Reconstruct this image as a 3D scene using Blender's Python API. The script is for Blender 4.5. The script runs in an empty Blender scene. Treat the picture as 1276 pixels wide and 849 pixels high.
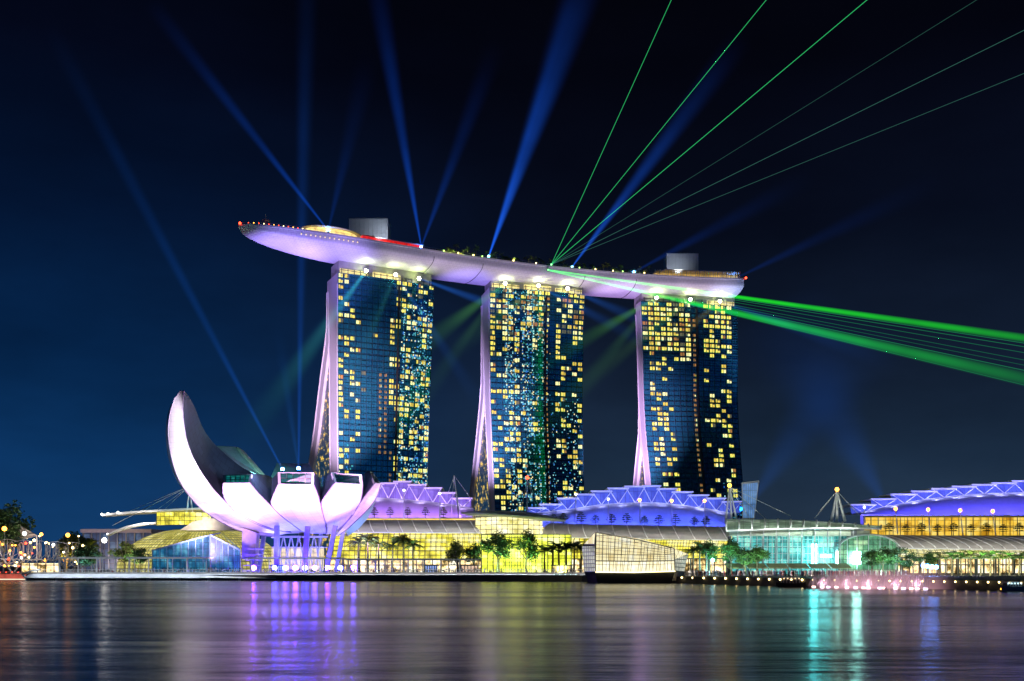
import bpy, bmesh, math, random
from mathutils import Vector, Matrix, Quaternion
R = math.radians
rnd = random.Random(7)
sc = bpy.context.scene
C = sc.collection

# ------------------------------------------------------------------ camera
F, HOR, CAMH = 1200.0, 706.0, 5.0
cam_d = bpy.data.cameras.new("camera"); cam = bpy.data.objects.new("camera", cam_d); C.objects.link(cam)
cam.location = (0, 0, CAMH); cam.rotation_euler = (R(90), 0, 0)
cam_d.sensor_width = 36.0; cam_d.lens = F / 1276 * 36.0
cam_d.shift_y = (HOR - 424.5) / 1276
cam_d.clip_start = 0.5; cam_d.clip_end = 12000
sc.camera = cam
sc.view_settings.view_transform = 'Standard'
sc.view_settings.look = 'None'
sc.view_settings.exposure = 0.0
sc.view_settings.gamma = 1.0
sc.cycles.use_denoising = True
sc.cycles.max_bounces = 6; sc.cycles.diffuse_bounces = 2; sc.cycles.glossy_bounces = 3
sc.cycles.transmission_bounces = 3; sc.cycles.transparent_max_bounces = 12; sc.cycles.volume_bounces = 0
sc.cycles.sample_clamp_indirect = 6.0
sc.cycles.caustics_reflective = False; sc.cycles.caustics_refractive = False
sc.cycles.volume_step_rate = 0.12; sc.cycles.volume_max_steps = 256

def P(px, py, D):
    """point seen at photo pixel (px, py) at distance D in front of the lens"""
    return Vector(((px - 638.0) / F * D, D, CAMH + (HOR - py) / F * D))
def PZ(px, D, z): return Vector(((px - 638.0) / F * D, D, z))
def zat(py, D): return CAMH + (HOR - py) / F * D

# ------------------------------------------------------------------ world (night sky with city glow)
W = bpy.data.worlds.new("World"); sc.world = W; W.use_nodes = True
nt = W.node_tree; nt.nodes.clear()
def N(nt, t, **k):
    n = nt.nodes.new(t)
    for a, b in k.items(): setattr(n, a, b)
    return n
def mth(nt, op, a, b=None, c=None, clamp=False):
    n = nt.nodes.new('ShaderNodeMath'); n.operation = op; n.use_clamp = clamp
    for i, v in enumerate((a, b, c)):
        if v is None: continue
        if isinstance(v, (int, float)): n.inputs[i].default_value = v
        else: nt.links.new(v, n.inputs[i])
    return n.outputs[0]
tc = N(nt, 'ShaderNodeTexCoord'); sp = N(nt, 'ShaderNodeSeparateXYZ'); nt.links.new(tc.outputs['Generated'], sp.inputs[0])
el = mth(nt, 'ABSOLUTE', sp.outputs['Z'])
rp = N(nt, 'ShaderNodeValToRGB'); nt.links.new(el, rp.inputs[0])
cr = rp.color_ramp
cr.elements[0].position = 0.0; cr.elements[0].color = (0.006, 0.040, 0.125, 1)
cr.elements[1].position = 0.62; cr.elements[1].color = (0.0008, 0.0010, 0.0028, 1)
for p_, c_ in ((0.10, (0.0035, 0.033, 0.115, 1)), (0.20, (0.0018, 0.018, 0.068, 1)), (0.32, (0.0012, 0.0075, 0.031, 1)), (0.45, (0.0010, 0.0022, 0.009, 1))):
    e_ = cr.elements.new(p_); e_.color = c_
rp2 = N(nt, 'ShaderNodeValToRGB'); nt.links.new(el, rp2.inputs[0])
cr = rp2.color_ramp
cr.elements[0].position = 0.0; cr.elements[0].color = (0.020, 0.036, 0.062, 1)
cr.elements[1].position = 0.6; cr.elements[1].color = (0.0008, 0.0008, 0.0020, 1)
for p_, c_ in ((0.10, (0.0105, 0.024, 0.050, 1)), (0.20, (0.0055, 0.0115, 0.028, 1)), (0.32, (0.0022, 0.0040, 0.012, 1)), (0.45, (0.0010, 0.0014, 0.0045, 1))):
    e_ = cr.elements.new(p_); e_.color = c_
front = mth(nt, 'GREATER_THAN', sp.outputs['Y'], 0.0)
xf = mth(nt, 'MULTIPLY_ADD', mth(nt, 'ADD', sp.outputs['X'], 1.0), front, -1.0)
mr = N(nt, 'ShaderNodeMapRange'); nt.links.new(xf, mr.inputs[0])
mr.inputs[1].default_value = -0.42; mr.inputs[2].default_value = 0.10; mr.interpolation_type = 'SMOOTHSTEP'
mx = N(nt, 'ShaderNodeMixRGB'); nt.links.new(mr.outputs[0], mx.inputs[0]); nt.links.new(rp.outputs[0], mx.inputs[1]); nt.links.new(rp2.outputs[0], mx.inputs[2])
nzc = N(nt, 'ShaderNodeTexNoise'); nzc.inputs['Scale'].default_value = 3.2; nzc.inputs['Detail'].default_value = 5; nzc.inputs['Roughness'].default_value = .55
mpc = N(nt, 'ShaderNodeMapping'); mpc.inputs['Scale'].default_value = (1, 1, 2.6); nt.links.new(tc.outputs['Generated'], mpc.inputs[0]); nt.links.new(mpc.outputs[0], nzc.inputs['Vector'])
cl = N(nt, 'ShaderNodeVectorMath', operation='SCALE'); nt.links.new(mx.outputs[0], cl.inputs[0]); nt.links.new(mth(nt, 'MULTIPLY_ADD', nzc.outputs[0], 1.3, .36), cl.inputs['Scale'])
bg = N(nt, 'ShaderNodeBackground'); nt.links.new(cl.outputs[0], bg.inputs[0]); bg.inputs[1].default_value = 1.0
wo = N(nt, 'ShaderNodeOutputWorld'); nt.links.new(bg.outputs[0], wo.inputs[0])

# ------------------------------------------------------------------ helpers
def tag(o, label=None, cat=None, group=None, kind=None):
    if label: o['label'] = label
    if cat: o['category'] = cat
    if group: o['group'] = group
    if kind: o['kind'] = kind
    return o
def empty(name, loc, label=None, cat=None, group=None, rz=0.0):
    o = bpy.data.objects.new(name, None); C.objects.link(o)
    o.location = loc; o.rotation_euler = (0, 0, rz); o.empty_display_size = 1
    return tag(o, label, cat, group)
def worldloc(o):
    v = Vector((0, 0, 0))
    while o is not None: v += Vector(o.location); o = o.parent
    return v
def kids(o): return [c for c in bpy.data.objects if c.parent == o]
def copy_tree(src, tree, parent=None):
    c = src.copy(); C.objects.link(c); c.parent = parent
    for ch, sub in tree: copy_tree(ch, sub, c)
    return c
def tree_of(o): return [(c, tree_of(c)) for c in kids(o)]
ORD = "first second third fourth fifth sixth seventh eighth ninth tenth eleventh twelfth thirteenth fourteenth fifteenth sixteenth seventeenth eighteenth nineteenth twentieth".split()
TENS = {20: ("twentieth", "twenty"), 30: ("thirtieth", "thirty"), 40: ("fortieth", "forty"), 50: ("fiftieth", "fifty"), 60: ("sixtieth", "sixty")}
def ordn(i):
    n = i + 1
    if n <= 20: return ORD[n - 1]
    t = n // 10 * 10
    return TENS[t][0] if n % 10 == 0 else TENS[t][1] + "-" + ORD[n % 10 - 1]

class MB:
    def __init__(s): s.v = []; s.f = []; s.uv = {}; s.sm = []; s.mi = []; s.m = 0
    def quad(s, a, b, c, d, uv=None, smooth=False):
        i = len(s.v); s.v += [tuple(a), tuple(b), tuple(c), tuple(d)]
        if uv: s.uv[len(s.f)] = uv
        s.f.append((i, i + 1, i + 2, i + 3)); s.sm.append(smooth); s.mi.append(s.m); return s
    def poly(s, pts, uv=None):
        i = len(s.v); s.v += [tuple(p) for p in pts]
        if uv: s.uv[len(s.f)] = uv
        s.f.append(tuple(range(i, i + len(pts)))); s.sm.append(False); s.mi.append(s.m); return s
    def grid(s, rows, uvs=None, smooth=True, closed=False):
        b = len(s.v); n = len(rows[0])
        for r in rows: s.v += [tuple(p) for p in r]
        for i in range(len(rows) - 1):
            for j in range(n if closed else n - 1):
                k = (j + 1) % n
                if uvs: s.uv[len(s.f)] = [uvs[i][j], uvs[i][k], uvs[i + 1][k], uvs[i + 1][j]]
                s.f.append((b + i * n + j, b + i * n + k, b + (i + 1) * n + k, b + (i + 1) * n + j)); s.sm.append(smooth); s.mi.append(s.m)
        return s
    def prism(s, pts, d):
        """closed solid: polygon pts extruded by vector d"""
        d = Vector(d); q = [Vector(p) + d for p in pts]; n = len(pts)
        s.poly(pts); s.poly(list(reversed(q)))
        for i in range(n): s.quad(pts[i], q[i], q[(i + 1) % n], pts[(i + 1) % n])
        return s
    def box(s, x0, x1, y0, y1, z0, z1):
        return s.prism([Vector((x0, y0, z0)), Vector((x1, y0, z0)), Vector((x1, y0, z1)), Vector((x0, y0, z1))], (0, y1 - y0, 0))
    def obox(s, c, ex, ey, hx, hy, z0, z1):
        c = Vector(c); ex = Vector(ex); ey = Vector(ey)
        p = [c - ex * hx - ey * hy, c + ex * hx - ey * hy, c + ex * hx + ey * hy, c - ex * hx + ey * hy]
        return s.prism([Vector((q.x, q.y, z0)) for q in p], (0, 0, z1 - z0))
    def bar(s, a, b, w, h=None):
        a = Vector(a); b = Vector(b); d = b - a
        if d.length < 1e-6: return s
        u = d.normalized(); h = h or w
        up = Vector((0, 0, 1)) if abs(u.z) < .95 else Vector((0, 1, 0))
        x = u.cross(up).normalized() * w / 2; y = x.cross(u).normalized() * h / 2
        return s.prism([a - x - y, a + x - y, a + x + y, a - x + y], d)
    def tube(s, a, b, r0, r1=None, n=8, cap=True):
        a = Vector(a); b = Vector(b); u = (b - a).normalized(); r1 = r0 if r1 is None else r1
        up = Vector((0, 0, 1)) if abs(u.z) < .95 else Vector((0, 1, 0))
        x = u.cross(up).normalized(); y = x.cross(u)
        ring = lambda c, r: [c + (x * math.cos(t) + y * math.sin(t)) * r for t in [2 * math.pi * k / n for k in range(n)]]
        s.grid([ring(a, r0), ring(b, r1)], closed=True)
        if cap: s.poly(list(reversed(ring(a, r0)))); s.poly(ring(b, r1))
        return s
    def path(s, pts, r, n=6):
        for a, b in zip(pts, pts[1:]): s.tube(a, b, r, r, n, cap=False)
        return s
    def ball(s, c, r, nu=8, nv=6, sz=1.0):
        c = Vector(c)
        rows = [[c + Vector((math.cos(2 * math.pi * j / nu) * math.sin(math.pi * i / nv) * r, math.sin(2 * math.pi * j / nu) * math.sin(math.pi * i / nv) * r, math.cos(math.pi * i / nv) * r * sz)) for j in range(nu)] for i in range(nv + 1)]
        return s.grid(rows, closed=True)
    def build(s, name, mat, parent=None, fix=False, **t):
        me = bpy.data.meshes.new(name)
        off = worldloc(parent) if parent is not None else Vector((0, 0, 0))
        me.from_pydata([(v[0] - off.x, v[1] - off.y, v[2] - off.z) for v in s.v], [], s.f)
        for m in (mat if isinstance(mat, (list, tuple)) else [mat]): me.materials.append(m)
        if s.uv:
            l = me.uv_layers.new(name="UVMap")
            for fi, uv in s.uv.items():
                for k, li in enumerate(me.polygons[fi].loop_indices): l.data[li].uv = uv[k]
        for p, sm, mi in zip(me.polygons, s.sm, s.mi): p.use_smooth = sm; p.material_index = mi
        if fix:
            bmm = bmesh.new(); bmm.from_mesh(me); bmesh.ops.remove_doubles(bmm, verts=bmm.verts, dist=1e-5); bmesh.ops.recalc_face_normals(bmm, faces=bmm.faces); bmm.to_mesh(me); bmm.free()
        me.update()
        o = bpy.data.objects.new(name, me); C.objects.link(o)
        if parent is not None: o.parent = parent
        return tag(o, **t)

# ------------------------------------------------------------------ materials
MATS = {}
def mat(name, col, rough=.6, metal=0.0, var=.15, scale=.6, bump=0.0, bscale=4.0, spec=.5):
    m = bpy.data.materials.new(name); m.use_nodes = True; nt = m.node_tree; b = nt.nodes['Principled BSDF']
    b.inputs['Roughness'].default_value = rough; b.inputs['Metallic'].default_value = metal
    b.inputs['Specular IOR Level'].default_value = spec
    tc = N(nt, 'ShaderNodeTexCoord'); nz = N(nt, 'ShaderNodeTexNoise'); nz.inputs['Scale'].default_value = scale; nz.inputs['Detail'].default_value = 5
    nt.links.new(tc.outputs['Object'], nz.inputs['Vector'])
    r = N(nt, 'ShaderNodeValToRGB'); nt.links.new(nz.outputs[0], r.inputs[0])
    r.color_ramp.elements[0].position = .3; r.color_ramp.elements[1].position = .7
    r.color_ramp.elements[0].color = (*[c * (1 - var) for c in col], 1); r.color_ramp.elements[1].color = (*[min(1, c * (1 + var)) for c in col], 1)
    nt.links.new(r.outputs[0], b.inputs['Base Color'])
    if bump:
        nb = N(nt, 'ShaderNodeTexNoise'); nb.inputs['Scale'].default_value = bscale; nt.links.new(tc.outputs['Object'], nb.inputs['Vector'])
        bp = N(nt, 'ShaderNodeBump'); bp.inputs['Strength'].default_value = bump; nt.links.new(nb.outputs[0], bp.inputs['Height']); nt.links.new(bp.outputs[0], b.inputs['Normal'])
    return m
def emis(name, col, st, var=0.0, scale=1.0):
    m = bpy.data.materials.new(name); m.use_nodes = True; nt = m.node_tree; b = nt.nodes['Principled BSDF']
    b.inputs['Base Color'].default_value = (*[c * .3 for c in col], 1); b.inputs['Roughness'].default_value = .4
    b.inputs['Emission Color'].default_value = (*col, 1); b.inputs['Emission Strength'].default_value = st
    if var:
        tc = N(nt, 'ShaderNodeTexCoord'); nz = N(nt, 'ShaderNodeTexNoise'); nz.inputs['Scale'].default_value = scale; nz.inputs['Detail'].default_value = 3
        nt.links.new(tc.outputs['Object'], nz.inputs['Vector'])
        v = mth(nt, 'MULTIPLY_ADD', nz.outputs[0], 2.6, -.8, clamp=True)
        v = mth(nt, 'MULTIPLY_ADD', v, st * var, st * (1 - var)); nt.links.new(v, b.inputs['Emission Strength'])
    return m
def lit_glass(name, dark, mid, bright, st, cw=1.6, ch=1.8, nscale=.12, frame=(.02, .02, .02), line=.06, contrast=1.0, hot=.5):
    """glass wall lit from inside: a grid of panes (UV in metres), rooms of uneven brightness behind"""
    m = bpy.data.materials.new(name); m.use_nodes = True; nt = m.node_tree; b = nt.nodes['Principled BSDF']
    uv = N(nt, 'ShaderNodeUVMap'); s = N(nt, 'ShaderNodeSeparateXYZ'); nt.links.new(uv.outputs[0], s.inputs[0])
    u = mth(nt, 'DIVIDE', s.outputs[0], cw); v = mth(nt, 'DIVIDE', s.outputs[1], ch)
    fu = mth(nt, 'FRACT', u); fv = mth(nt, 'FRACT', v)
    lu = mth(nt, 'GREATER_THAN', fu, line); lv = mth(nt, 'GREATER_THAN', fv, line * cw / ch)
    pane = mth(nt, 'MULTIPLY', lu, lv)
    cx = N(nt, 'ShaderNodeCombineXYZ'); nt.links.new(mth(nt, 'FLOOR', u), cx.inputs[0]); nt.links.new(mth(nt, 'FLOOR', v), cx.inputs[1])
    wn = N(nt, 'ShaderNodeTexWhiteNoise'); wn.noise_dimensions = '2D'; nt.links.new(cx.outputs[0], wn.inputs['Vector'])
    nz = N(nt, 'ShaderNodeTexNoise'); nz.inputs['Scale'].default_value = nscale; nz.inputs['Detail'].default_value = 6; nz.inputs['Roughness'].default_value = .65
    nt.links.new(uv.outputs[0], nz.inputs['Vector'])
    q = mth(nt, 'MULTIPLY_ADD', nz.outputs[0], 2.6 * contrast, .5 - 1.3 * contrast)
    q = mth(nt, 'ADD', q, mth(nt, 'MULTIPLY_ADD', wn.outputs[0], .36, -.18), clamp=True)
    r = N(nt, 'ShaderNodeValToRGB'); nt.links.new(q, r.inputs[0])
    r.color_ramp.elements[0].position = .1; r.color_ramp.elements[1].position = .92
    r.color_ramp.elements[0].color = (*dark, 1); r.color_ramp.elements[1].color = (*bright, 1)
    e = r.color_ramp.elements.new(hot); e.color = (*mid, 1)
    nt.links.new(r.outputs[0], b.inputs['Emission Color'])
    nt.links.new(mth(nt, 'MULTIPLY', pane, st), b.inputs['Emission Strength'])
    b.inputs['Base Color'].default_value = (*frame, 1); b.inputs['Roughness'].default_value = .4
    return m
white = mat('white_paint', (.72, .72, .74), .5, var=.06)
white_metal = mat('white_steel', (.7, .7, .72), .4, .2, var=.08)
grey_metal = mat('grey_steel', (.25, .26, .28), .45, .5)
dark_metal = mat('dark_steel', (.05, .055, .06), .5, .4)
concrete = mat('concrete', (.32, .31, .30), .85, var=.2, scale=.3, bump=.2)
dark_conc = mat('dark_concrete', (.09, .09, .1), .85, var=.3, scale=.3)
roof_grey = mat('roof_sheet', (.34, .33, .32), .5, .2, var=.15, scale=.15)
bark = mat('bark', (.12, .09, .06), .9, var=.3, scale=3)
M_fin = mat('tower_fin_panel', (.55, .52, .56), .5, .1, var=.05, scale=.05)
leafs = [mat('leaf_dark', (.045, .10, .025), .6, var=.4, scale=1.5), mat('leaf_green', (.06, .16, .03), .6, var=.4, scale=1.5), mat('leaf_olive', (.12, .15, .03), .6, var=.4, scale=1.5)]
warm_lamp = emis('warm_lamp', (1, .72, .28), 9)
white_lamp = emis('white_lamp', (1, .97, .85), 14)
red_lamp = emis('red_lamp', (1, .06, .02), 7)
orange_lamp = emis('orange_lamp', (1, .38, .04), 9)
blue_lamp = emis('blue_lamp', (.06, .28, 1), 60)
cyan_lamp = emis('cyan_lamp', (.3, .8, 1), 12)

# ------------------------------------------------------------------ light fixtures
def spot(name, loc, target, energy, col, angle=60, blend=.6, rad=.6, parent=None):
    d = bpy.data.lights.new(name, 'SPOT'); d.energy = energy; d.color = col; d.spot_size = R(angle); d.spot_blend = blend; d.shadow_soft_size = rad
    o = bpy.data.objects.new(name, d); C.objects.link(o)
    loc = Vector(loc); q = (Vector(target) - loc).to_track_quat('-Z', 'Y')
    o.rotation_mode = 'QUATERNION'; o.rotation_quaternion = q
    if parent: o.parent = parent; o.location = loc - worldloc(parent)
    else: o.location = loc
    return o
def beam_mat(name, col, B0, r0, k, L, z0, fade=1.5, power=1.0):
    m = bpy.data.materials.new(name); m.use_nodes = True; nt = m.node_tree; nt.nodes.clear()
    tc = N(nt, 'ShaderNodeTexCoord'); s = N(nt, 'ShaderNodeSeparateXYZ'); nt.links.new(tc.outputs['Object'], s.inputs[0])
    x2 = mth(nt, 'MULTIPLY', s.outputs[0], s.outputs[0]); r2 = mth(nt, 'MULTIPLY_ADD', s.outputs[1], s.outputs[1], x2)
    z = s.outputs[2]; Rz = mth(nt, 'MULTIPLY_ADD', z, k, r0)
    q = mth(nt, 'SUBTRACT', 1.0, mth(nt, 'DIVIDE', r2, mth(nt, 'MULTIPLY', Rz, Rz)), clamp=True)
    q = mth(nt, 'POWER', q, power)
    f = mth(nt, 'POWER', mth(nt, 'SUBTRACT', 1.0, mth(nt, 'DIVIDE', z, L), clamp=True), fade)
    g = mth(nt, 'DIVIDE', B0 / 1.33, mth(nt, 'MULTIPLY', mth(nt, 'MULTIPLY_ADD', z, 1 / z0, 1.0), Rz))
    nz = N(nt, 'ShaderNodeTexNoise'); nz.inputs['Scale'].default_value = .022; nz.inputs['Detail'].default_value = 3; nt.links.new(tc.outputs['Object'], nz.inputs['Vector'])
    q = mth(nt, 'MULTIPLY', q, mth(nt, 'MULTIPLY_ADD', nz.outputs[0], 1.5, .25))
    e = N(nt, 'ShaderNodeEmission'); e.inputs[0].default_value = (*col, 1)
    nt.links.new(mth(nt, 'MULTIPLY', mth(nt, 'MULTIPLY', q, f), g), e.inputs[1])
    o = N(nt, 'ShaderNodeOutputMaterial'); nt.links.new(e.outputs[0], o.inputs['Volume'])
    return m
def beam(parent, a, b, r0, r1, col, B0, z0=60, fade=1.5, name='light_beam', power=2.4):
    a = Vector(a); b = Vector(b); L = (b - a).length
    if name == 'light_beam': r1 *= .82
    k = (r1 - r0) / L
    m = MB(); m.tube((0, 0, 0), (0, 0, L), r0, r1, 16)
    o = m.build(name, beam_mat('beam_light', col, B0, r0, k, L, z0, fade, power), fix=True)
    o.parent = parent; o.location = a - worldloc(parent); o.rotation_mode = 'QUATERNION'
    o.rotation_quaternion = (b - a).to_track_quat('Z', 'Y')
    return o
_lm = {}
def laser(parent, a, b, r, col, B, name='laser_ray', r1=None):
    key = (col, round(B, 3), r)
    if key not in _lm:
        m = bpy.data.materials.new('laser_light'); m.use_nodes = True; nt = m.node_tree; nt.nodes.clear()
        e = N(nt, 'ShaderNodeEmission'); e.inputs[0].default_value = (*col, 1); e.inputs[1].default_value = B / (2 * r)
        o = N(nt, 'ShaderNodeOutputMaterial'); nt.links.new(e.outputs[0], o.inputs['Volume']); _lm[key] = m
    mb = MB(); mb.tube(a, b, r, r1 or r, 8)
    return mb.build(name, _lm[key], parent, fix=True)

# ------------------------------------------------------------------ water, ground
def water_mat():
    m = bpy.data.materials.new('bay_water'); m.use_nodes = True; nt = m.node_tree; b = nt.nodes['Principled BSDF']
    b.inputs['Base Color'].default_value = (.002, .004, .008, 1); b.inputs['Roughness'].default_value = .16; b.inputs['IOR'].default_value = 1.2; b.inputs['Specular IOR Level'].default_value = .5
    tc = N(nt, 'ShaderNodeTexCoord'); mp = N(nt, 'ShaderNodeMapping'); mp.inputs['Scale'].default_value = (.35, 1.0, 1); nt.links.new(tc.outputs['Object'], mp.inputs[0])
    n1 = N(nt, 'ShaderNodeTexNoise'); n1.inputs['Scale'].default_value = .9; n1.inputs['Detail'].default_value = 6; n1.inputs['Roughness'].default_value = .6
    nt.links.new(mp.outputs[0], n1.inputs['Vector'])
    mp2 = N(nt, 'ShaderNodeMapping'); mp2.inputs['Scale'].default_value = (.012, .05, 1); nt.links.new(tc.outputs['Object'], mp2.inputs[0])
    n2 = N(nt, 'ShaderNodeTexNoise'); n2.inputs['Scale'].default_value = 1.0; n2.inputs['Detail'].default_value = 3; nt.links.new(mp2.outputs[0], n2.inputs['Vector'])
    r = mth(nt, 'MULTIPLY_ADD', n2.outputs[0], .30, .06, clamp=True); nt.links.new(r, b.inputs['Roughness'])
    bp = N(nt, 'ShaderNodeBump'); bp.inputs['Strength'].default_value = .32; bp.inputs['Distance'].default_value = .07; nt.links.new(n1.outputs[0], bp.inputs['Height'])
    bp2 = N(nt, 'ShaderNodeBump'); bp2.inputs['Strength'].default_value = .5; bp2.inputs['Distance'].default_value = .6; nt.links.new(n2.outputs[0], bp2.inputs['Height']); nt.links.new(bp.outputs[0], bp2.inputs['Normal'])
    mp3 = N(nt, 'ShaderNodeMapping'); mp3.inputs['Scale'].default_value = (.05, .22, 1); nt.links.new(tc.outputs['Object'], mp3.inputs[0])
    n3 = N(nt, 'ShaderNodeTexNoise'); n3.inputs['Scale'].default_value = 1.0; n3.inputs['Detail'].default_value = 4; nt.links.new(mp3.outputs[0], n3.inputs['Vector'])
    bp3 = N(nt, 'ShaderNodeBump'); bp3.inputs['Strength'].default_value = .35; bp3.inputs['Distance'].default_value = .3; nt.links.new(n3.outputs[0], bp3.inputs['Height']); nt.links.new(bp2.outputs[0], bp3.inputs['Normal'])
    nt.links.new(bp3.outputs[0], b.inputs['Normal'])
    return m
MB().quad((-4000, -60, 0), (4000, -60, 0), (4000, 9000, 0), (-4000, 9000, 0)).build('water', water_mat(), kind='structure')

def shoreD(py): return CAMH * F / (py - HOR)
SHORE = [(-700, 721.0), (-60, 722.0), (60, 723.2), (400, 723.8), (725, 724.6), (860, 727), (1000, 731), (1276, 736), (1700, 740)]
def shore_at(px):
    for (a, ya), (b, yb) in zip(SHORE, SHORE[1:]):
        if a <= px <= b:
            t = (px - a) / (b - a); return shoreD(ya + (yb - ya) * t)
    return shoreD(736)
GZ = 2.0
pave = mat('paving', (.24, .23, .22), .7, var=.25, scale=.4, bump=.15)
g = MB()
px = -700
edge = []
while px <= 1700: edge.append(PZ(px, shore_at(px), GZ)); px += 25
g.poly(edge + [Vector((3800, 700, GZ)), Vector((3800, 8000, GZ)), Vector((-3800, 8000, GZ)), Vector((-3800, 700, GZ))])
g.build('promenade', pave, kind='structure')
g = MB()
for a, b in zip(edge, edge[1:]):
    g.quad((a.x, a.y, -2), (b.x, b.y, -2), (b.x, b.y, GZ - .004), (a.x, a.y, GZ - .004))
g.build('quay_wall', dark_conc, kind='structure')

# ------------------------------------------------------------------ towers
def interp(tab, v):
    tab = sorted(tab)
    if v <= tab[0][0]: return tab[0][1]
    for (a, x), (b, y) in zip(tab, tab[1:]):
        if v <= b:
            t = (v - a) / (b - a); return x + (y - x) * t
    return tab[-1][1]
def facade_mat(name, regions, dens):
    """dark curtain wall glass, thin mullions, and painted glints of reflected city lights inside the given bands"""
    m = bpy.data.materials.new(name); m.use_nodes = True; nt = m.node_tree; b = nt.nodes['Principled BSDF']
    uv = N(nt, 'ShaderNodeUVMap'); s = N(nt, 'ShaderNodeSeparateXYZ'); nt.links.new(uv.outputs[0], s.inputs[0])
    u, v = s.outputs[0], s.outputs[1]
    fu = mth(nt, 'FRACT', mth(nt, 'DIVIDE', u, 1.7)); fv = mth(nt, 'FRACT', mth(nt, 'DIVIDE', v, 3.6))
    pane = mth(nt, 'MULTIPLY', mth(nt, 'GREATER_THAN', fu, .1), mth(nt, 'GREATER_THAN', fv, .14))
    nz = N(nt, 'ShaderNodeTexNoise'); nz.inputs['Scale'].default_value = .05; nz.inputs['Detail'].default_value = 4; nt.links.new(uv.outputs[0], nz.inputs['Vector'])
    r = N(nt, 'ShaderNodeValToRGB'); nt.links.new(nz.outputs[0], r.inputs[0]); r.color_ramp.elements[0].position = .3; r.color_ramp.elements[1].position = .75
    r.color_ramp.elements[0].color = (.06, .50, .72, 1); r.color_ramp.elements[1].color = (.10, .85, 1, 1)
    mxx = N(nt, 'ShaderNodeMixRGB'); mxx.inputs[1].default_value = (.02, .03, .045, 1); nt.links.new(pane, mxx.inputs[0]); nt.links.new(r.outputs[0], mxx.inputs[2])
    nt.links.new(mxx.outputs[0], b.inputs['Base Color'])
    b.inputs['Metallic'].default_value = .8; b.inputs['Roughness'].default_value = .14; b.inputs['Specular IOR Level'].default_value = .9
    # glowing noise cells, painted as reflected city lights
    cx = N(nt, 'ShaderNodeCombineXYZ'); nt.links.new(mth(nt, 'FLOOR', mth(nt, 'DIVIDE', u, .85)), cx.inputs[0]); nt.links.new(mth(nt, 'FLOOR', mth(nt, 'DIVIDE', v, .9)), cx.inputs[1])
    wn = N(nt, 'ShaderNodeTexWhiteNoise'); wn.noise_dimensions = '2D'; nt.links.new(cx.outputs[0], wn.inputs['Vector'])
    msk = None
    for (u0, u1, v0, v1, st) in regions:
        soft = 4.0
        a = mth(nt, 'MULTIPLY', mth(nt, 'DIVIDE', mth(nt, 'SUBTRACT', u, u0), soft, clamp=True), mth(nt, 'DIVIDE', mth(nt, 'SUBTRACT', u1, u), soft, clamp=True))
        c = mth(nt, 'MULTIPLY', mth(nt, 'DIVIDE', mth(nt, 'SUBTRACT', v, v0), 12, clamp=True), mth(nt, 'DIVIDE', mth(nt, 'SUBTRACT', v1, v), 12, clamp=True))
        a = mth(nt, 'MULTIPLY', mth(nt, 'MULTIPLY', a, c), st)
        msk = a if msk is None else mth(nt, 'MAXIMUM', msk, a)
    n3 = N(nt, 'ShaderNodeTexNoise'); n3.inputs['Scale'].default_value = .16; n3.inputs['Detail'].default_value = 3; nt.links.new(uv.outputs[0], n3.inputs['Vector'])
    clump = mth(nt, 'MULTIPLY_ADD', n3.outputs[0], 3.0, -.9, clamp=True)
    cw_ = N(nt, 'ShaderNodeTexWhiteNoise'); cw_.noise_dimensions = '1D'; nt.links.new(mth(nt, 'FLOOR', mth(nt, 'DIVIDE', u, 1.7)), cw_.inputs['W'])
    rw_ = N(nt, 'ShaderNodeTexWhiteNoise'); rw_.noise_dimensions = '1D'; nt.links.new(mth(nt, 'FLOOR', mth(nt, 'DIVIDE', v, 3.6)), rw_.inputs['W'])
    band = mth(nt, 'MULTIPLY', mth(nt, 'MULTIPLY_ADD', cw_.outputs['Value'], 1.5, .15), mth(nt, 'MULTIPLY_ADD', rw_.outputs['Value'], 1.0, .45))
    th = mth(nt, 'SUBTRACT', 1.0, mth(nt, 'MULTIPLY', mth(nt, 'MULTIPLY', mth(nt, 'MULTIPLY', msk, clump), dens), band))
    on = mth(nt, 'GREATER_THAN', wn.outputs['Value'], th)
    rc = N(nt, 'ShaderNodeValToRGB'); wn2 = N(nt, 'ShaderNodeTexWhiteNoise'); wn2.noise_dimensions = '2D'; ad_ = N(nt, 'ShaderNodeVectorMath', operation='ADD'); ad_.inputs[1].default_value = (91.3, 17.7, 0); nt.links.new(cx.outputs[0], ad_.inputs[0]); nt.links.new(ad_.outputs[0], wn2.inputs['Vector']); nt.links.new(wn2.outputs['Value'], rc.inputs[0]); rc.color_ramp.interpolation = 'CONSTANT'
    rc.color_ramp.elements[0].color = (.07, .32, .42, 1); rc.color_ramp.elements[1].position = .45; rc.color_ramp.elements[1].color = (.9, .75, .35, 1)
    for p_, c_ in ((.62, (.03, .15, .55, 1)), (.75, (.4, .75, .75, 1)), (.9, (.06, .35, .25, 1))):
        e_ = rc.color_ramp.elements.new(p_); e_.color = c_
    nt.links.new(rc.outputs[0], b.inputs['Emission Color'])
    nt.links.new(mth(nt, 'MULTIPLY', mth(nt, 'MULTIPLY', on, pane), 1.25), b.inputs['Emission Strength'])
    return m
win_mats = [emis('room_yellow', (1, .78, .13), 1.6, .6, 1.3), emis('room_gold', (1, .68, .10), 1.2, .6, 1.3), emis('room_pale', (1, .86, .36), 1.7, .5, 1.3), emis('room_orange', (1, .42, .12), .6, .7, 1.3), emis('room_dim', (.40, .38, .22), .35, .5, 1.3)]
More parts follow.
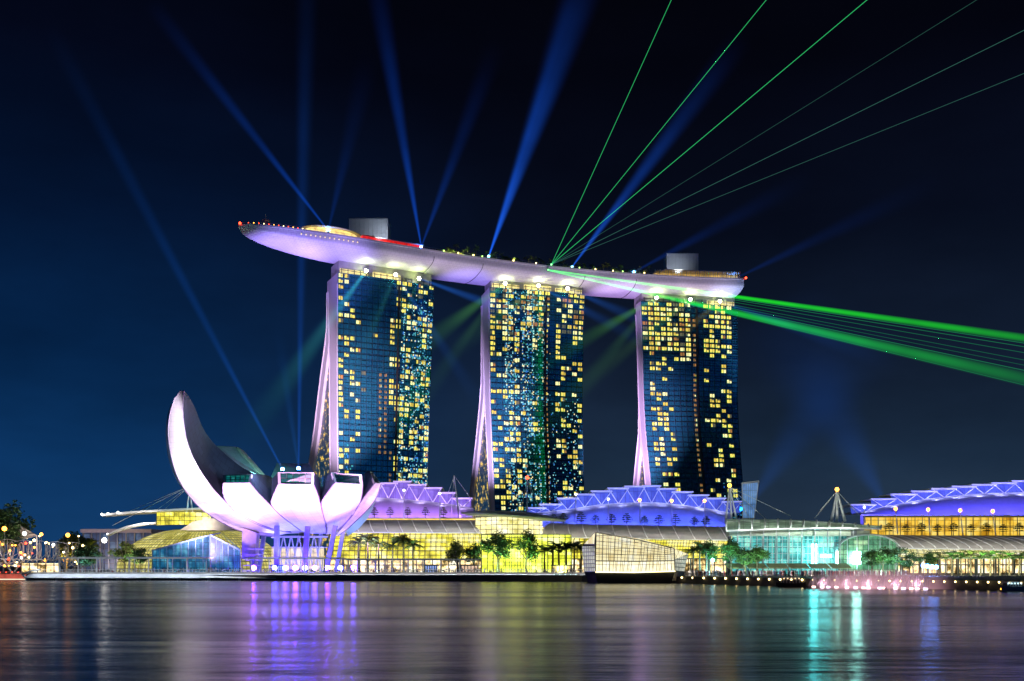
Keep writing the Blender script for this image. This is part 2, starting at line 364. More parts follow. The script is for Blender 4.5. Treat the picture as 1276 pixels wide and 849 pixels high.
lit_side = lit_glass('tower_side_glass', (.006, .03, .07), (.008, .045, .09), (1, .66, .09), 1.0, 4.2, 3.5, .25, contrast=1.7, hot=.72)
crown_mat = emis('crown_glow', (1, .82, .32), 1.3, .7, .25)
lamp_glow = emis('floodlight_lens', (1, 1, .72), 60)

def make_tower(spec):
    tl, tr, ztop = Vector((*spec['tl'], 0)), Vector((*spec['tr'], 0)), spec['ztop']
    e = (tr - tl).normalized(); n = Vector((-e.y, e.x, 0)); wid = (tr - tl).length
    root = empty('hotel_tower', (tl + tr) / 2 + n * 10 + Vector((0, 0, GZ)), spec['label'], 'skyscraper', 'hotel towers under the sky deck')
    hgt = ztop[1] - GZ; nf = 53; fh = hgt / nf
    zt = lambda u: ztop[0] + (ztop[1] - ztop[0]) * u
    def FP(u, z, out=0.0):
        v = z / 192.0
        fold = spec['fold']; k = 1 - abs(u - fold) / (fold if u < fold else 1 - fold)
        return tl + e * (wid * u - spec['L'] * (1 - v) * u) - n * (interp(spec['fwd'], v) + 1.6 * k + out) + Vector((0, 0, z))
    zs = [GZ + i * fh for i in range(nf + 1)]
    # glass front
    nu = 24; m = MB()
    rows = [[FP(j / nu, z * (1 if i < nf else 1)) for j in range(nu + 1)] for i, z in enumerate(zs)]
    uvs = [[(j / nu * wid, z - GZ) for j in range(nu + 1)] for z in zs]
    m.grid(rows, uvs, smooth=False)
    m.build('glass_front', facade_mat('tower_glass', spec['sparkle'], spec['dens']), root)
    # slab core: two fins, back walls, roof
    th, bk, bt = spec['thick'], spec['back'], spec['bthick']
    def off(u, z, t):   # point t metres behind the top front line
        v = z / 192.0
        return tl + e * (wid * u - spec['L'] * (1 - v) * u) + n * t + Vector((0, 0, z))
    m = MB()   # front slab: left end wall, right end wall, back
    def strip(u, ta, tb, flip=False, o=0.0):
        rows = []
        for z in zs:
            v = z / 192.0
            rows.append([off(u, z, ta(v)) + e * o, off(u, z, tb(v)) + e * o])
        m.grid(rows, smooth=False)
    f0 = lambda v: -interp(spec['fwd'], v); f1 = lambda v: f0(v) + interp(th, v)
    b1 = lambda v: max(interp(bk, v), f1(v)); b0 = lambda v: max(b1(v) - interp(bt, v), f1(v) - 0.2)
    strip(0, f0, f1); strip(1, f0, f1)
    rows = [[off(0, z, f1(z / 192)), off(1, z, f1(z / 192))] for z in zs]; m.grid(rows, smooth=False)
    m.build('front_slab', M_fin, root)
    m = MB(); strip(0, b0, b1, o=.05); strip(1, b0, b1, o=-.05)
    for ff in (b0, b1):
        rows = [[off(0, z, ff(z / 192)) + n * .05, off(1, z, ff(z / 192)) + n * .05] for z in zs]; m.grid(rows, smooth=False)
    m.build('rear_slab', M_fin, root)
    # raised trims down the fins' edges
    for ff in (f0, f1, b0, b1):
        m = MB()
        for z0, z1 in zip(zs[::3], zs[3::3]): m.bar(off(0, z0, ff(z0 / 192)) - e * .25, off(0, z1, ff(z1 / 192)) - e * .25, .6)
        m.build('fin_trim', M_fin, root)
    # glazed atrium between the legs
    m = MB(); rows = []; uvs = []
    for z in zs:
        v = z / 192.0
        if b0(v) - f1(v) > .5:
            a, b = off(.02, z, f1(v)), off(.02, z, b0(v)); rows.append([a, b]); uvs.append([(0, z), ((b - a).length, z)])
    if len(rows) > 1: m.grid(rows, uvs, smooth=False); m.build('atrium_glass', lit_side, root)
    # floor ledges and mullions
    m = MB()
    for i in range(1, nf):
        m.bar(FP(0, zs[i], .12), FP(spec['fold'], zs[i], .12), .2, .2); m.bar(FP(spec['fold'], zs[i], .12), FP(1, zs[i], .12), .2, .2)
    m.build('floor_ledge', mat('ledge', (.05, .08, .12), .4, .4), root)
    m = MB(); cols = spec['cols']
    for j in range(cols + 1):
        u = j / cols
        for i in range(0, nf - 1, 4): m.bar(FP(u, zs[i], .2), FP(u, zs[min(nf, i + 4)], .2), .18, .35)
    m.build('mullion', mat('mullion', (.06, .1, .14), .4, .5), root)
    # dark vertical joint between the two wings of the front
    m = MB()
    for i in range(0, nf - 1, 4): m.bar(FP(spec['fold'], zs[i], .3), FP(spec['fold'], zs[min(nf, i + 4)], .3), 1.3, 1.0)
    m.build('joint', dark_metal, root)
    # lit room windows
    rr = random.Random(spec['seed']); cells = []
    for i in range(3, nf):
        z = zs[i]; vt = 1 - (z - GZ) / hgt
        for j in range(cols):
            u = (j + .5) / cols; p, kind = 0, 0
            for (u0, u1, v0, v1, pp, kd) in spec['lit']:
                if u0 <= u <= u1 and v0 <= vt <= v1: p, kind = pp, kd
            if rr.random() < p: cells.append((rr.random(), i, j, kind))
    cells.sort(); singles, rest = cells[:100], cells[100:]
    def pane(m, i, j, kind):
        u0, u1 = (j + .14) / cols, (j + .88) / cols
        if kind == 3: u0, u1 = (j + .3) / cols, (j + .7) / cols
        z0, z1 = zs[i] + fh * .2, zs[i] + fh * (.84 if kind != 3 else .7)
        k = rr.choice((0, 0, 0, 1, 2)) if kind == 0 else {1: rr.choice((3, 1, 0, 2, 4)), 2: rr.choice((2, 2, 0)), 3: 3, 4: 4}[kind]
        um = u0 + (u1 - u0) * rr.choice((.5, .5, .33, .67)); dz = rr.choice((0, 0, 0, .25, .4)) * (z1 - z0)
        u1 -= rr.choice((0, 0, .12)) * (u1 - u0)
        for q, (a, b) in enumerate(((u0, um - .003), (um + .003, u1))):
            m.m = k if q == 0 or rr.random() < .6 else rr.choice((1, 3, 4, 0, 2))   # a drawn curtain or a darker half
            zt_ = z1 - dz * q; zb_ = z0 + (dz * .3 if kind == 1 else 0)
            m.quad(FP(a, zb_, .28), FP(b, zb_, .28), FP(b, zt_, .28), FP(a, zt_, .28))
            if dz > 0 and q: m.m = 4; m.quad(FP(a, zt_ + .1, .28), FP(b, zt_ + .1, .28), FP(b, z1, .28), FP(a, z1, .28))
        m.m = 0
        return k
    for _, i, j, kind in singles:
        m = MB(); k = pane(m, i, j, kind); m.build('lit_window', win_mats, root)
    m = MB()
    for _, i, j, kind in rest:
        pane(m, i, j, kind)
    if rest: m.build('lit_window', win_mats, root, kind='stuff')
    # crown: lit plant boxes in the neck under the sky deck
    zc = ztop[1]
    for k in range(3):
        u = (.17, .50, .83)[k]
        m = MB(); c = FP(u, zc, 0) + n * 5
        m.obox(c, e, n, wid * .14, 3.4, zc - .5, zc + 3.0 + .6 * (k == 1)); m.build('crown_box', crown_mat if spec['crown'][k] else grey_metal, root)
        m = MB()
        for t in (-.9, -.45, 0, .45, .9): m.bar(c - n * 3.6 + e * wid * .14 * t + Vector((0, 0, -.4)), c - n * 3.6 + e * wid * .14 * t + Vector((0, 0, 3.0)), .4)
        m.bar(c - n * 3.6 - e * wid * .14 + Vector((0, 0, 2.2)), c - n * 3.6 + e * wid * .14 + Vector((0, 0, 2.2)), .3); m.build('grille', dark_metal, root)
    m = MB(); m.obox((FP(.5, zc, 0) + n * 11), e, n, wid * .48, 8, zc - 1, zc + 8); m.build('neck', concrete, root)
    return root, FP, e, n

lit1 = [(0, .12, 0, 1, .50, 0), (.12, .22, .10, .62, .35, 0), (.22, .44, .02, .5, .02, 4), (.44, .5, .33, .62, .95, 3), (.54, .62, .12, .45, .5, 0), (.54, .6, .6, 1, .7, 3), (.6, 1, 0, .10, .6, 1), (.6, .72, .1, 1, .30, 0), (.72, 1, .10, 1, .34, 0)]
lit2 = [(0, .3, .14, 1, .42, 0), (.3, .48, .14, 1, .10, 2), (0, .6, 0, .17, .78, 1), (.58, .63, .14, .9, .85, 3), (.66, 1, .17, 1, .30, 0), (.66, 1, 0, .17, .8, 1), (.1, .3, .3, .55, .5, 0)]
lit3 = [(0, .08, 0, .2, .7, 1), (.08, .3, .2, .95, .46, 0), (.08, .3, 0, .2, .85, 0), (.3, .5, 0, .24, .88, 1), (.5, .56, .05, .85, .9, 3), (.64, .72, .2, .9, .35, 0), (.6, .95, 0, .2, .75, 0), (.72, .95, .2, .95, .42, 0), (.3, .35, .8, 1, .6, 3)]
T1, FP1, e1, n1 = make_tower(dict(tl=(-106, 586), tr=(-49.5, 615), ztop=(190, 184), L=8, fold=.62, cols=17, seed=3, dens=.62,
    fwd=[(0, 3), (.6, 0), (1, 0)], thick=[(0, 16), (.7, 17), (1, 21)], back=[(0, 104), (.33, 71), (.47, 54), (.64, 39), (.8, 23), (1, 22)], bthick=[(0, 14), (.5, 12), (.7, 11), (1, 16)],
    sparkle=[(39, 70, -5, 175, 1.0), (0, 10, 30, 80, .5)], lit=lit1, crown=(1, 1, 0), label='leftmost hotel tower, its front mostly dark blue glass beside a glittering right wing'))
T2, FP2, e2, n2 = make_tower(dict(tl=(-14.6, 627), tr=(49, 645), ztop=(188, 187), L=7, fold=.58, cols=16, seed=5, dens=.52,
    fwd=[(0, 20), (.27, 12), (.59, 2), (.8, 0), (1, 0)], thick=[(0, 11), (.3, 11.5), (.6, 14), (1, 20)], back=[(0, 86), (.27, 57), (.42, 42), (.59, 27), (.65, 22), (1, 21)], bthick=[(0, 13), (.5, 10), (1, 13)],
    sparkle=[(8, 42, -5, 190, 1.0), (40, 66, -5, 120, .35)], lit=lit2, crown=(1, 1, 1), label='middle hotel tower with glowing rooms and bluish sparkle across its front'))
T3, FP3, e3, n3 = make_tower(dict(tl=(87.6, 657), tr=(157, 671), ztop=(189, 186), L=8, fold=.56, cols=16, seed=11, dens=.12,
    fwd=[(0, 36), (.31, 21), (.5, 11), (.63, 6.6), (.77, 5), (1, 0)], thick=[(0, 10), (.31, 10), (1, 11)], back=[(0, 34), (.31, 15), (.5, 3.4), (.63, 2.5), (1, 11)], bthick=[(0, 8), (1, 8)],
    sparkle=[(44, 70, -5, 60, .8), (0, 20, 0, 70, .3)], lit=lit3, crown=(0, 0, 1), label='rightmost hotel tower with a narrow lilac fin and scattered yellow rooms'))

# ------------------------------------------------------------------ sky deck (boat shaped)
def CL(X): return Vector((X, 638 + .382 * X - .00102 * X * X, 0))
def CT(X): t = Vector((1, .382 - .00204 * X, 0)).normalized(); return t, Vector((-t.y, t.x, 0))
X0, X1 = -157.0, 157.0
def slen(X): return (X - X0) * 1.06
def half(X):
    s = slen(X); a = 19.0 * math.sqrt(max(0, 1 - (1 - min(1, s / 78.)) ** 2))
    r = (X1 - X); return a * (1 if r > 6 else math.sqrt(max(.0, 1 - (1 - r / 6) ** 2)) * .12 + .88)
def depth(X):
    s = slen(X); a = 8.2 * math.sqrt(max(0, 1 - (1 - min(1, s / 62.)) ** 2))
    r = X1 - X; return a * (1 if r > 10 else .72 + .28 * math.sqrt(max(0, 1 - (1 - r / 10) ** 2)))
DZ = 200.0
def deck(px, off, z):
    lo, hi = X0 - 2, X1 + 2
    for _ in range(50):
        X = (lo + hi) / 2; p = CL(X) + CT(X)[1] * off
        if p.x / p.y * F + 638 < px: lo = X
        else: hi = X
    p.z = z; return p, X
hull_mat = bpy.data.materials.new('hull_panels'); hull_mat.use_nodes = True
nt = hull_mat.node_tree; b = nt.nodes['Principled BSDF']; b.inputs['Roughness'].default_value = .55; b.inputs['Metallic'].default_value = .0
uv = N(nt, 'ShaderNodeUVMap'); bt = N(nt, 'ShaderNodeTexBrick'); nt.links.new(uv.outputs[0], bt.inputs['Vector'])
bt.inputs['Scale'].default_value = 1; bt.inputs['Brick Width'].default_value = 2.6; bt.inputs['Row Height'].default_value = 2.0; bt.inputs['Mortar Size'].default_value = .10
bt.inputs['Color1'].default_value = (.62, .62, .66, 1); bt.inputs['Color2'].default_value = (.57, .57, .62, 1); bt.inputs['Mortar'].default_value = (.44, .44, .49, 1)
nt.links.new(bt.outputs[0], b.inputs['Base Color'])
bp = N(nt, 'ShaderNodeBump'); bp.inputs['Strength'].default_value = .2; bp.inputs['Distance'].default_value = .2; nt.links.new(bt.outputs['Fac'], bp.inputs['Height']); nt.links.new(bp.outputs[0], b.inputs['Normal'])
sky_root = empty('sky_deck', (CL(0).x, CL(0).y, DZ), 'boat shaped white sky deck resting across the tops of the hotel towers', 'sky deck')
ns = 90; rows, uvs, top, tops = [], [], [], []
for i in range(ns + 1):
    q = i / ns; X = X0 + (X1 - X0) * (q if i > 6 else q ** 1.0)
    if i == 0: X = X0 + .05
    c = CL(X); t, n = CT(X); w = max(.3, half(X)); d = max(.4, depth(X)); pr = min(3.2, d * .5); row = []
    row.append(c - n * w + Vector((0, 0, DZ))); row.append(c - n * w * 1.0 + Vector((0, 0, DZ - pr)))
    for k in range(1, 16):
        a = math.pi * k / 16
        row.append(c - n * w * math.cos(a) + Vector((0, 0, DZ - pr - (d - pr) * math.sin(a) ** .8)))
    row.append(c + n * w + Vector((0, 0, DZ - pr))); row.append(c + n * w + Vector((0, 0, DZ)))
    rows.append(row); tt = 0; uvr = [(slen(X), 0)]
    for a_, b_ in zip(row, row[1:]): tt += (b_ - a_).length; uvr.append((slen(X), tt))
    uvs.append(uvr); tops.append((row[0], row[-1]))
m = MB(); m.grid(rows, uvs, smooth=True); m.poly(rows[-1]); m.poly(list(reversed(rows[0]))); m.build('hull', hull_mat, sky_root)
m = MB(); m.grid([[a + Vector((0, 0, -.25)), b + Vector((0, 0, -.25))] for a, b in tops], smooth=False); m.build('deck_floor', mat('deck_board', (.2, .17, .14), .7), sky_root)
m = MB()
for (a, b), (c_, d_) in zip(tops, tops[1:]): m.bar(a + Vector((0, 0, .25)), c_ + Vector((0, 0, .25)), .9, 1.0)
m.build('parapet', white_metal, sky_root)
m = MB()
for (a, b), (c_, d_) in zip(tops, tops[1:]):
    m.bar(a + Vector((0, 0, 1.9)), c_ + Vector((0, 0, 1.9)), .12); m.bar(a + Vector((0, 0, .7)), a + Vector((0, 0, 1.9)), .12)
m.build('railing', grey_metal, sky_root)
# dark movement joints on the hull beside the towers
m = MB()
for pxj in (541, 602, 729, 793):
    _, Xj = deck(pxj, -19, DZ); c = CL(Xj); t, n = CT(Xj); w = half(Xj); d = depth(Xj); pts = []
    for k in range(0, 17):
        a = math.pi * k / 16; pts.append(c - n * (w + .06) * math.cos(a) + Vector((0, 0, DZ - 3.2 - (d - 3.1) * math.sin(a) ** .8)))
    m.path(pts, .22, 5)
m.build('joint', dark_metal, sky_root)
# row of warm lamps along the bow balcony (part of the deck)
for k in range(13):
    p, X = deck(379 + k * 5.6, -19.4, DZ - 2.3 + .0); w = half(X); t, n = CT(X); p = CL(X) - n * (w + .25) + Vector((0, 0, DZ - 2.2)); m = MB(); m.ball(p, .34); m.build('balcony_lamp', emis('balcony_glow', (1, .75, .28), 1.6), sky_root)
# plant boxes
def roof_box(px0, px1, pyt, zb, off, label):
    a, X = deck((px0 + px1) / 2, off, zb); t, n = CT(X); D = a.y; w = (px1 - px0) / F * D / 2
    r = empty('plant_room', a, label, 'plant room', 'white plant rooms on the sky deck')
    zt = zat(pyt, D - 6)
    MB().obox(a, (1, 0, 0), (0, 1, 0), w, 6.5, zb, zt).build('wall', mat('plant_cladding', (.36, .37, .40), .6, var=.06), r)
    m = MB(); m.obox(a, (1, 0, 0), (0, 1, 0), w + .3, 6.8, zt, zt + .5)
    for k in range(9):
        x = -w + (k + .5) * 2 * w / 9; m.bar(a + Vector((x, -6.6, .3)), a + Vector((x, -6.6, zt - zb - .3)), .12)
    m.build('trim', grey_metal, r)
    m = MB()
    for k in range(4): m.bar(a + Vector((w * (.2 + .2 * k), 0, zt - zb + .5)), a + Vector((w * (.2 + .2 * k), 0, zt - zb + 2 + k % 2)), .2)
    m.build('vent_pipe', grey_metal, r)
    return r, a, zt
roof_box(437, 485, 273.5, DZ, 2, 'grey white plant room box above the red lit bar near the bow')
roof_box(829, 868, 317, DZ, 2, 'grey white plant room box near the stern of the sky deck')
# red lit bar
pts = [deck(450 + k * 7.6, -13, DZ)[0] for k in range(11)]
r = empty('roof_bar', pts[5], 'long low bar with a red glowing front on the sky deck below the bigger box', 'bar')
m = MB()
for a, b in zip(pts, pts[1:]): m.bar(a + Vector((0, 0, 3.1)), b + Vector((0, 0, 3.1)), 2.2, 1.7)
m.build('red_front', emis('red_glow', (1, .02, .015), 1.4, .75, .5), r)
m = MB()
for a, b in zip(pts, pts[1:]): m.bar(a + Vector((0, 1, 4.3)), b + Vector((0, 1, 4.3)), 5, .4); m.bar(a + Vector((0, -1.2, 0)), a + Vector((0, -1.2, 2.3)), .8)
m.build('canopy', white_metal, r)
m = MB()
for a, b in zip(pts, pts[1:]): m.bar(a + Vector((0, 1, 1.2)), b + Vector((0, 1, 1.2)), 1.5, 2.2)
m.build('counter', dark_metal, r)
# bow restaurant
c, X = deck(413, -6, DZ); t, n = CT(X)
r = empty('roof_restaurant', c, 'low oval restaurant pavilion with warm glowing glass near the bow of the sky deck', 'restaurant')
def oval(c, t, n, a, b, z, k=28): return [c + t * a * math.cos(2 * math.pi * i / k) + n * b * math.sin(2 * math.pi * i / k) + Vector((0, 0, z)) for i in range(k)]
m = MB(); m.grid([oval(c, t, n, 17, 10, 0), oval(c, t, n, 16, 9, 4.6)], closed=True, smooth=False, uvs=[[(i * 3, 0) for i in range(28)] + [(84, 0)], [(i * 3, 4) for i in range(28)] + [(84, 4)]]); m.build('glass_wall', emis('restaurant_glow', (1, .72, .22), 1.8, .6, .4), r)
m = MB(); m.grid([oval(c, t, n, 19, 12, 4.6), oval(c, t, n, 19, 12, 5.0), oval(c, t, n, 10, 6, 5.7), oval(c, t, n, .1, .1, 6.0)], closed=True); m.poly(list(reversed(oval(c, t, n, 19, 12, 4.6)))); m.build('roof', mat('pav_roof', (.5, .47, .4), .5), r)
# stern pavilion: lit colonnade with shrubs
pts = [deck(815 + k * 5.5, -10, DZ)[0] for k in range(20)]
r = empty('roof_pavilion', pts[10], 'long glowing colonnade pavilion with a pale roof at the stern of the sky deck', 'pavilion')
m = MB()
for a, b in zip(pts, pts[1:]): m.bar(a + Vector((0, 0, 2.8)), b + Vector((0, 0, 2.8)), .3, 4.5)
m.build('glowing_wall', emis('pavilion_glow', (1, .62, .16), 1.1, .8, .35), r)
m = MB()
for k, (a, b) in enumerate(zip(pts, pts[1:])): m.bar(a + Vector((0, -2.5, 5.6 if k > 1 else 4.2)), b + Vector((0, -2.5, 5.6 if k > 0 else 5)), 8, .5)
m.build('roof', mat('pav_roof2', (.55, .5, .42), .5), r)
m = MB()
for p in pts: m.bar(p + Vector((0, -5.5, 0)), p + Vector((0, -5.5, 5.3)), .5)
for a, b in zip(pts, pts[1:]): m.bar((a + b) / 2 + Vector((0, -5.5, 0)), (a + b) / 2 + Vector((0, -5.5, 5.3)), .3)
m.build('columns', white_metal, r)
# deck mast with ring
p, X = deck(331, -3, DZ)
r = empty('signal_mast', p, 'thin mast with a ring platform standing near the tip of the bow', 'mast')
m = MB(); m.tube(p, p + Vector((0, 0, 10)), .25, .1); m.build('pole', white_metal, r)
m = MB(); m.path([p + Vector((2.6 * math.cos(a), 2.6 * math.sin(a), 5 + .0 * a)) for a in [2 * math.pi * k / 14 for k in range(15)]], .22); m.path([p + Vector((1.6 * math.cos(a), 1.6 * math.sin(a), 6.2)) for a in [2 * math.pi * k / 10 for k in range(11)]], .15)
for k in range(4): a = k * math.pi / 2; m.bar(p + Vector((0, 0, 5)), p + Vector((2.6 * math.cos(a), 2.6 * math.sin(a), 5)), .15)
m.build('ring', white_metal, r)
# red beacons at both tips
for pxl, lab in ((299, 'red warning beacon at the tip of the bow'), (929.5, 'red warning beacon at the stern corner of the sky deck')):
    p, X = deck(pxl, -2 if pxl < 400 else -17, DZ + 1); r = empty('beacon', p, lab, 'beacon')
    MB().tube(p - Vector((0, 0, .9)), p, .2).build('stem', grey_metal, r); MB().ball(p + Vector((0, 0, .5)), .75).build('lamp', red_lamp, r)

# ------------------------------------------------------------------ vegetation builders
def leaf_blob(m, c, r, n, size, rr, flat=1.0):
    for _ in range(n):
        d = Vector((rr.gauss(0, 1), rr.gauss(0, 1), rr.gauss(0, 1))).normalized() * r * (rr.random() ** .4)
        p = c + Vector((d.x, d.y, d.z * flat)); a = Vector((rr.gauss(0, 1), rr.gauss(0, 1), rr.gauss(0, .6))).normalized(); b_ = a.cross(Vector((rr.gauss(0, 1), rr.gauss(0, 1), rr.gauss(0, 1)))).normalized()
        s = size * (.6 + .8 * rr.random()); m.quad(p - a * s, p - b_ * s * .5, p + a * s, p + b_ * s * .5)
def broad_proto(name, seed, leaf, h=12.0, w=5.0):
    rr = random.Random(seed); r = empty(name, (0, 0, 0))
    m = MB(); m.tube((0, 0, 0), (.2, 0, h * .35), .35, .24)
    for k in range(7):
        a = k * 2.4 + rr.random(); m.tube((.2, 0, h * (.3 + .03 * k)), (math.cos(a) * w * .55, math.sin(a) * w * .55, h * (.55 + .05 * k)), .16, .05, 5)
    m.build('trunk', bark, r)
    m = MB()
    for k in range(16):
        a = rr.random() * 6.28; q = rr.random() ** .5 * w * .68; z = h * (.42 + .5 * rr.random()); q *= (1.1 - abs(z / h - .62) * 1.4)
        leaf_blob(m, Vector((math.cos(a) * q, math.sin(a) * q, z)), w * rr.uniform(.26, .44), 120, .36, rr, .8)
    m.build('crown', leaf, r); return r
def palm_proto(name, seed, leaf, h=10.0):
    rr = random.Random(seed); r = empty(name, (0, 0, 0))
    m = MB(); m.tube((0, 0, 0), (.15, 0, h * .5), .3, .22); m.tube((.15, 0, h * .5), (.1, .1, h * .82), .22, .17); m.build('trunk', bark, r)
    m = MB(); c = Vector((.1, .1, h * .82))
    for k in range(17):
        a = k * 2.39996 + rr.uniform(-.2, .2); up = (.2, 1.5, .8, 1.9, .5)[k % 5] + rr.uniform(-.15, .15); L = rr.uniform(2.5, 3.2); pts = []
        for s in range(7):
            t = s / 6; pts.append(c + Vector((math.cos(a) * L * t, math.sin(a) * L * t, L * (up * t - (up * .38 + .55) * t * t))))
        for s, (p, q) in enumerate(zip(pts, pts[1:])):
            d = (q - p); sd = d.cross(Vector((0, 0, 1))).normalized(); wv = .55 * math.sin(math.pi * (s + .8) / 7.2) + .1
            for sg in (-1, 1):
                for hh in (0, .5):
                    b0 = p + d * hh; m.quad(b0, b0 + d * .42, b0 + d * .55 + sd * sg * wv - Vector((0, 0, wv * .45)), b0 + d * .25 + sd * sg * wv * .9 - Vector((0, 0, wv * .5)))
    m.build('crown', leaf, r); return r
def tier_proto(name, seed, leaf, h=6.0):
    rr = random.Random(seed); r = empty(name, (0, 0, 0))
    m = MB(); m.tube((0, 0, 0), (0, 0, h * .95), .16, .06)
    tiers = [(.38, 1.5), (.55, 2.1), (.7, 1.7), (.83, 1.2), (.95, .7)]
    for z, w in tiers:
        for k in range(5): a = rr.random() * 6.28; m.tube((0, 0, h * (z - .06)), (math.cos(a) * w * .8, math.sin(a) * w * .8, h * z), .05, .02, 4)
    m.build('trunk', bark, r)
    m = MB()
    for z, w in tiers:
        for k in range(6):
            a = k * 1.05 + rr.random(); leaf_blob(m, Vector((math.cos(a) * w * .7, math.sin(a) * w * .7, h * z)), w * .42, 16, .26, rr, .35)
    m.build('crown', leaf, r); return r
def bush_proto(name, seed, leaf, h=3.0):
    rr = random.Random(seed); r = empty(name, (0, 0, 0))
    m = MB(); 
    for k in range(4): a = k * 1.6; m.tube((0, 0, 0), (math.cos(a) * .8, math.sin(a) * .8, h * .6), .1, .04, 5)
    m.build('stem', bark, r)
    m = MB()
    for k in range(7): a = rr.random() * 6.28; leaf_blob(m, Vector((math.cos(a) * .9, math.sin(a) * .9, h * rr.uniform(.3, .8))), h * .3, 45, .26, rr)
    m.build('foliage', leaf, r); return r
PROTO = {}
def plant(kind, builder, leaf, seed, loc, h, label, cat, group, wide=1.0):
    key = (kind, id(leaf), seed)
    base_h = {'broad': 12.0, 'palm': 10.0, 'tier': 6.0, 'bush': 3.0}[builder]
    if key not in PROTO:
        r = {'broad': broad_proto, 'palm': palm_proto, 'tier': tier_proto, 'bush': bush_proto}[builder](kind, seed, leaf)
        PROTO[key] = (r, tree_of(r)); o = r
    else: o = copy_tree(*PROTO[key])
    s = h / base_h; o.location = loc; o.scale = (s * wide, s * wide, s); o.rotation_euler = (0, 0, rnd.random() * 6.28)
    return tag(o, label, cat, group)

# trees and shrubs along the sky deck
k = 0; px = 548
while px < 812:
    off = rnd.uniform(-17.5, -12); p, X = deck(px, off, DZ - .2)
    h = rnd.uniform(4.0, 6.6)
    if rnd.random() < .5: plant('roof_palm', 'palm', leafs[0 if rnd.random() < .6 else 2], 1, p, h * 1.25, f'{ordn(k)} plant from the bow in the sky deck garden row, a small palm', 'palm', 'garden plants on the sky deck')
    else: plant('roof_bush', 'bush', leafs[2 if px < 600 or rnd.random() < .4 else 0], 1, p, h * .8, f'{ordn(k)} plant from the bow in the sky deck garden row, a bushy shrub', 'shrub', 'garden plants on the sky deck', 1.1)
    k += 1; px += rnd.uniform(3.6, 6.4)
# deck lamps in the garden
for i, pxl in enumerate((553, 571, 590, 601, 640, 668, 722, 742, 764, 776, 790, 803)):
    p, X = deck(pxl, -17.5, DZ + .2); r = empty('garden_lamp', p, f'{ordn(i)} small garden lamp from the bow in the sky deck garden row', 'lamp', 'garden lamps on the sky deck')
    MB().tube(p, p + Vector((0, 0, 1.4)), .1).build('post', dark_metal, r); MB().ball(p + Vector((0, 0, 1.7)), .42).build('bulb', warm_lamp if i % 3 else emis('green_lamp', (.5, 1, .2), 5), r)
for _k, pxl in enumerate((556, 575, 592, 640, 690, 735, 770, 795)):
    p, X = deck(pxl, -19, DZ + .6); spot('garden_fill', p, deck(pxl + 3, -13, DZ + 5)[0], 5e4 if _k < 3 else 2.2e4, (.85, 1, .3), 165, 1, .3)  # added spots brighten the plants; the garden lamps alone are too weak
# people on the bow deck
def person_mesh(m, p, h=1.7, rr=rnd):
    p = Vector(p); w = .24 * h / 1.7; yaw = rr.random() * 6.28; s = Vector((math.cos(yaw), math.sin(yaw), 0))
    for sg in (-1, 1): m.tube(p + s * sg * .1, p + s * sg * .09 + Vector((0, 0, h * .5)), .07, .1, 5)
    m.tube(p + Vector((0, 0, h * .48)), p + Vector((0, 0, h * .8)), .17, .21, 6); m.ball(p + Vector((0, 0, h * .93)), .12, 6, 5)
    m.tube(p + Vector((0, 0, h * .8)), p + Vector((0, 0, h * .88)), .09, .07, 5)
    for sg in (-1, 1): m.tube(p + s * sg * .24 + Vector((0, 0, h * .8)), p + s * sg * .27 + Vector((0, 0, h * .45)), .06, .04, 5)
m = MB(); mats = [mat('cloth_a', (.3, .05, .05), .8), mat('cloth_b', (.08, .1, .2), .8), mat('cloth_c', (.5, .45, .4), .8), mat('cloth_d', (.05, .05, .06), .8)]
for _ in range(90):
    p, X = deck(rnd.uniform(309, 400), 0, DZ - .2); t, n = CT(X); p = CL(X) - n * half(X) * rnd.uniform(.3, .9) + Vector((0, 0, DZ - .2)); m.m = rnd.randrange(4); person_mesh(m, p)
m.build('crowd', mats, label='crowd of visitors standing along the bow of the sky deck', cat='crowd', kind='stuff')
for i in range(12):
    p, X = deck(306 + i * 5.6, 0, DZ); t, n = CT(X); p = CL(X) - n * half(X) * .85 + Vector((0, 0, DZ))
    r = empty('bow_lamp', p, f'{ordn(i)} small lamp from the tip along the bow railing', 'lamp', 'lamps along the bow railing')
    MB().tube(p, p + Vector((0, 0, 1.6)), .08).build('post', dark_metal, r); MB().ball(p + Vector((0, 0, 1.8)), .26).build('bulb', (red_lamp, warm_lamp, red_lamp, orange_lamp)[(i * 7) % 4], r)

# ------------------------------------------------------------------ floodlights on the tower crowns, with their rays
SF = []
def floodlight(p, label, targets, group='floodlights on the tower crowns'):
    r = empty('floodlight', p, label, 'floodlight', group)
    m = MB(); m.box(p.x - .9, p.x + .9, p.y, p.y + 1.4, p.z - .9, p.z + .9); m.bar(p + Vector((0, .8, -.9)), p + Vector((0, .8, -2.6)), .4); m.build('housing', dark_metal, r)
    m = MB(); m.ball(p + Vector((0, -.1, 0)), 1.0, 12, 8); m.build('lens', lamp_glow, r)
    spot('flood_spill', p + Vector((0, -2.5, -1)), p + Vector((0, 2, 6)), 4.5e3, (.75, 1, .18), 150, 1, .4)
    for (tp, r1, col, B0, z0, fd) in targets: beam(r, p, tp, .7, r1, col, B0, z0, fd, 'light_ray', 1.8)
    return r
BL, GR, TE = (.02, .16, .8), (.16, .5, .08), (.03, .3, .6)
pos = {}
for nm, FPx, nn, zc in (('leftmost', FP1, n1, 186.5), ('middle', FP2, n2, 189.3), ('rightmost', FP3, n3, 188.0)):
    pos[nm] = [FPx(u, zc, 2.0) for u in (.27, .57, .82)] if nm == 'leftmost' else [FPx(u, zc, 2.0) for u in (.15, .49, .80)]
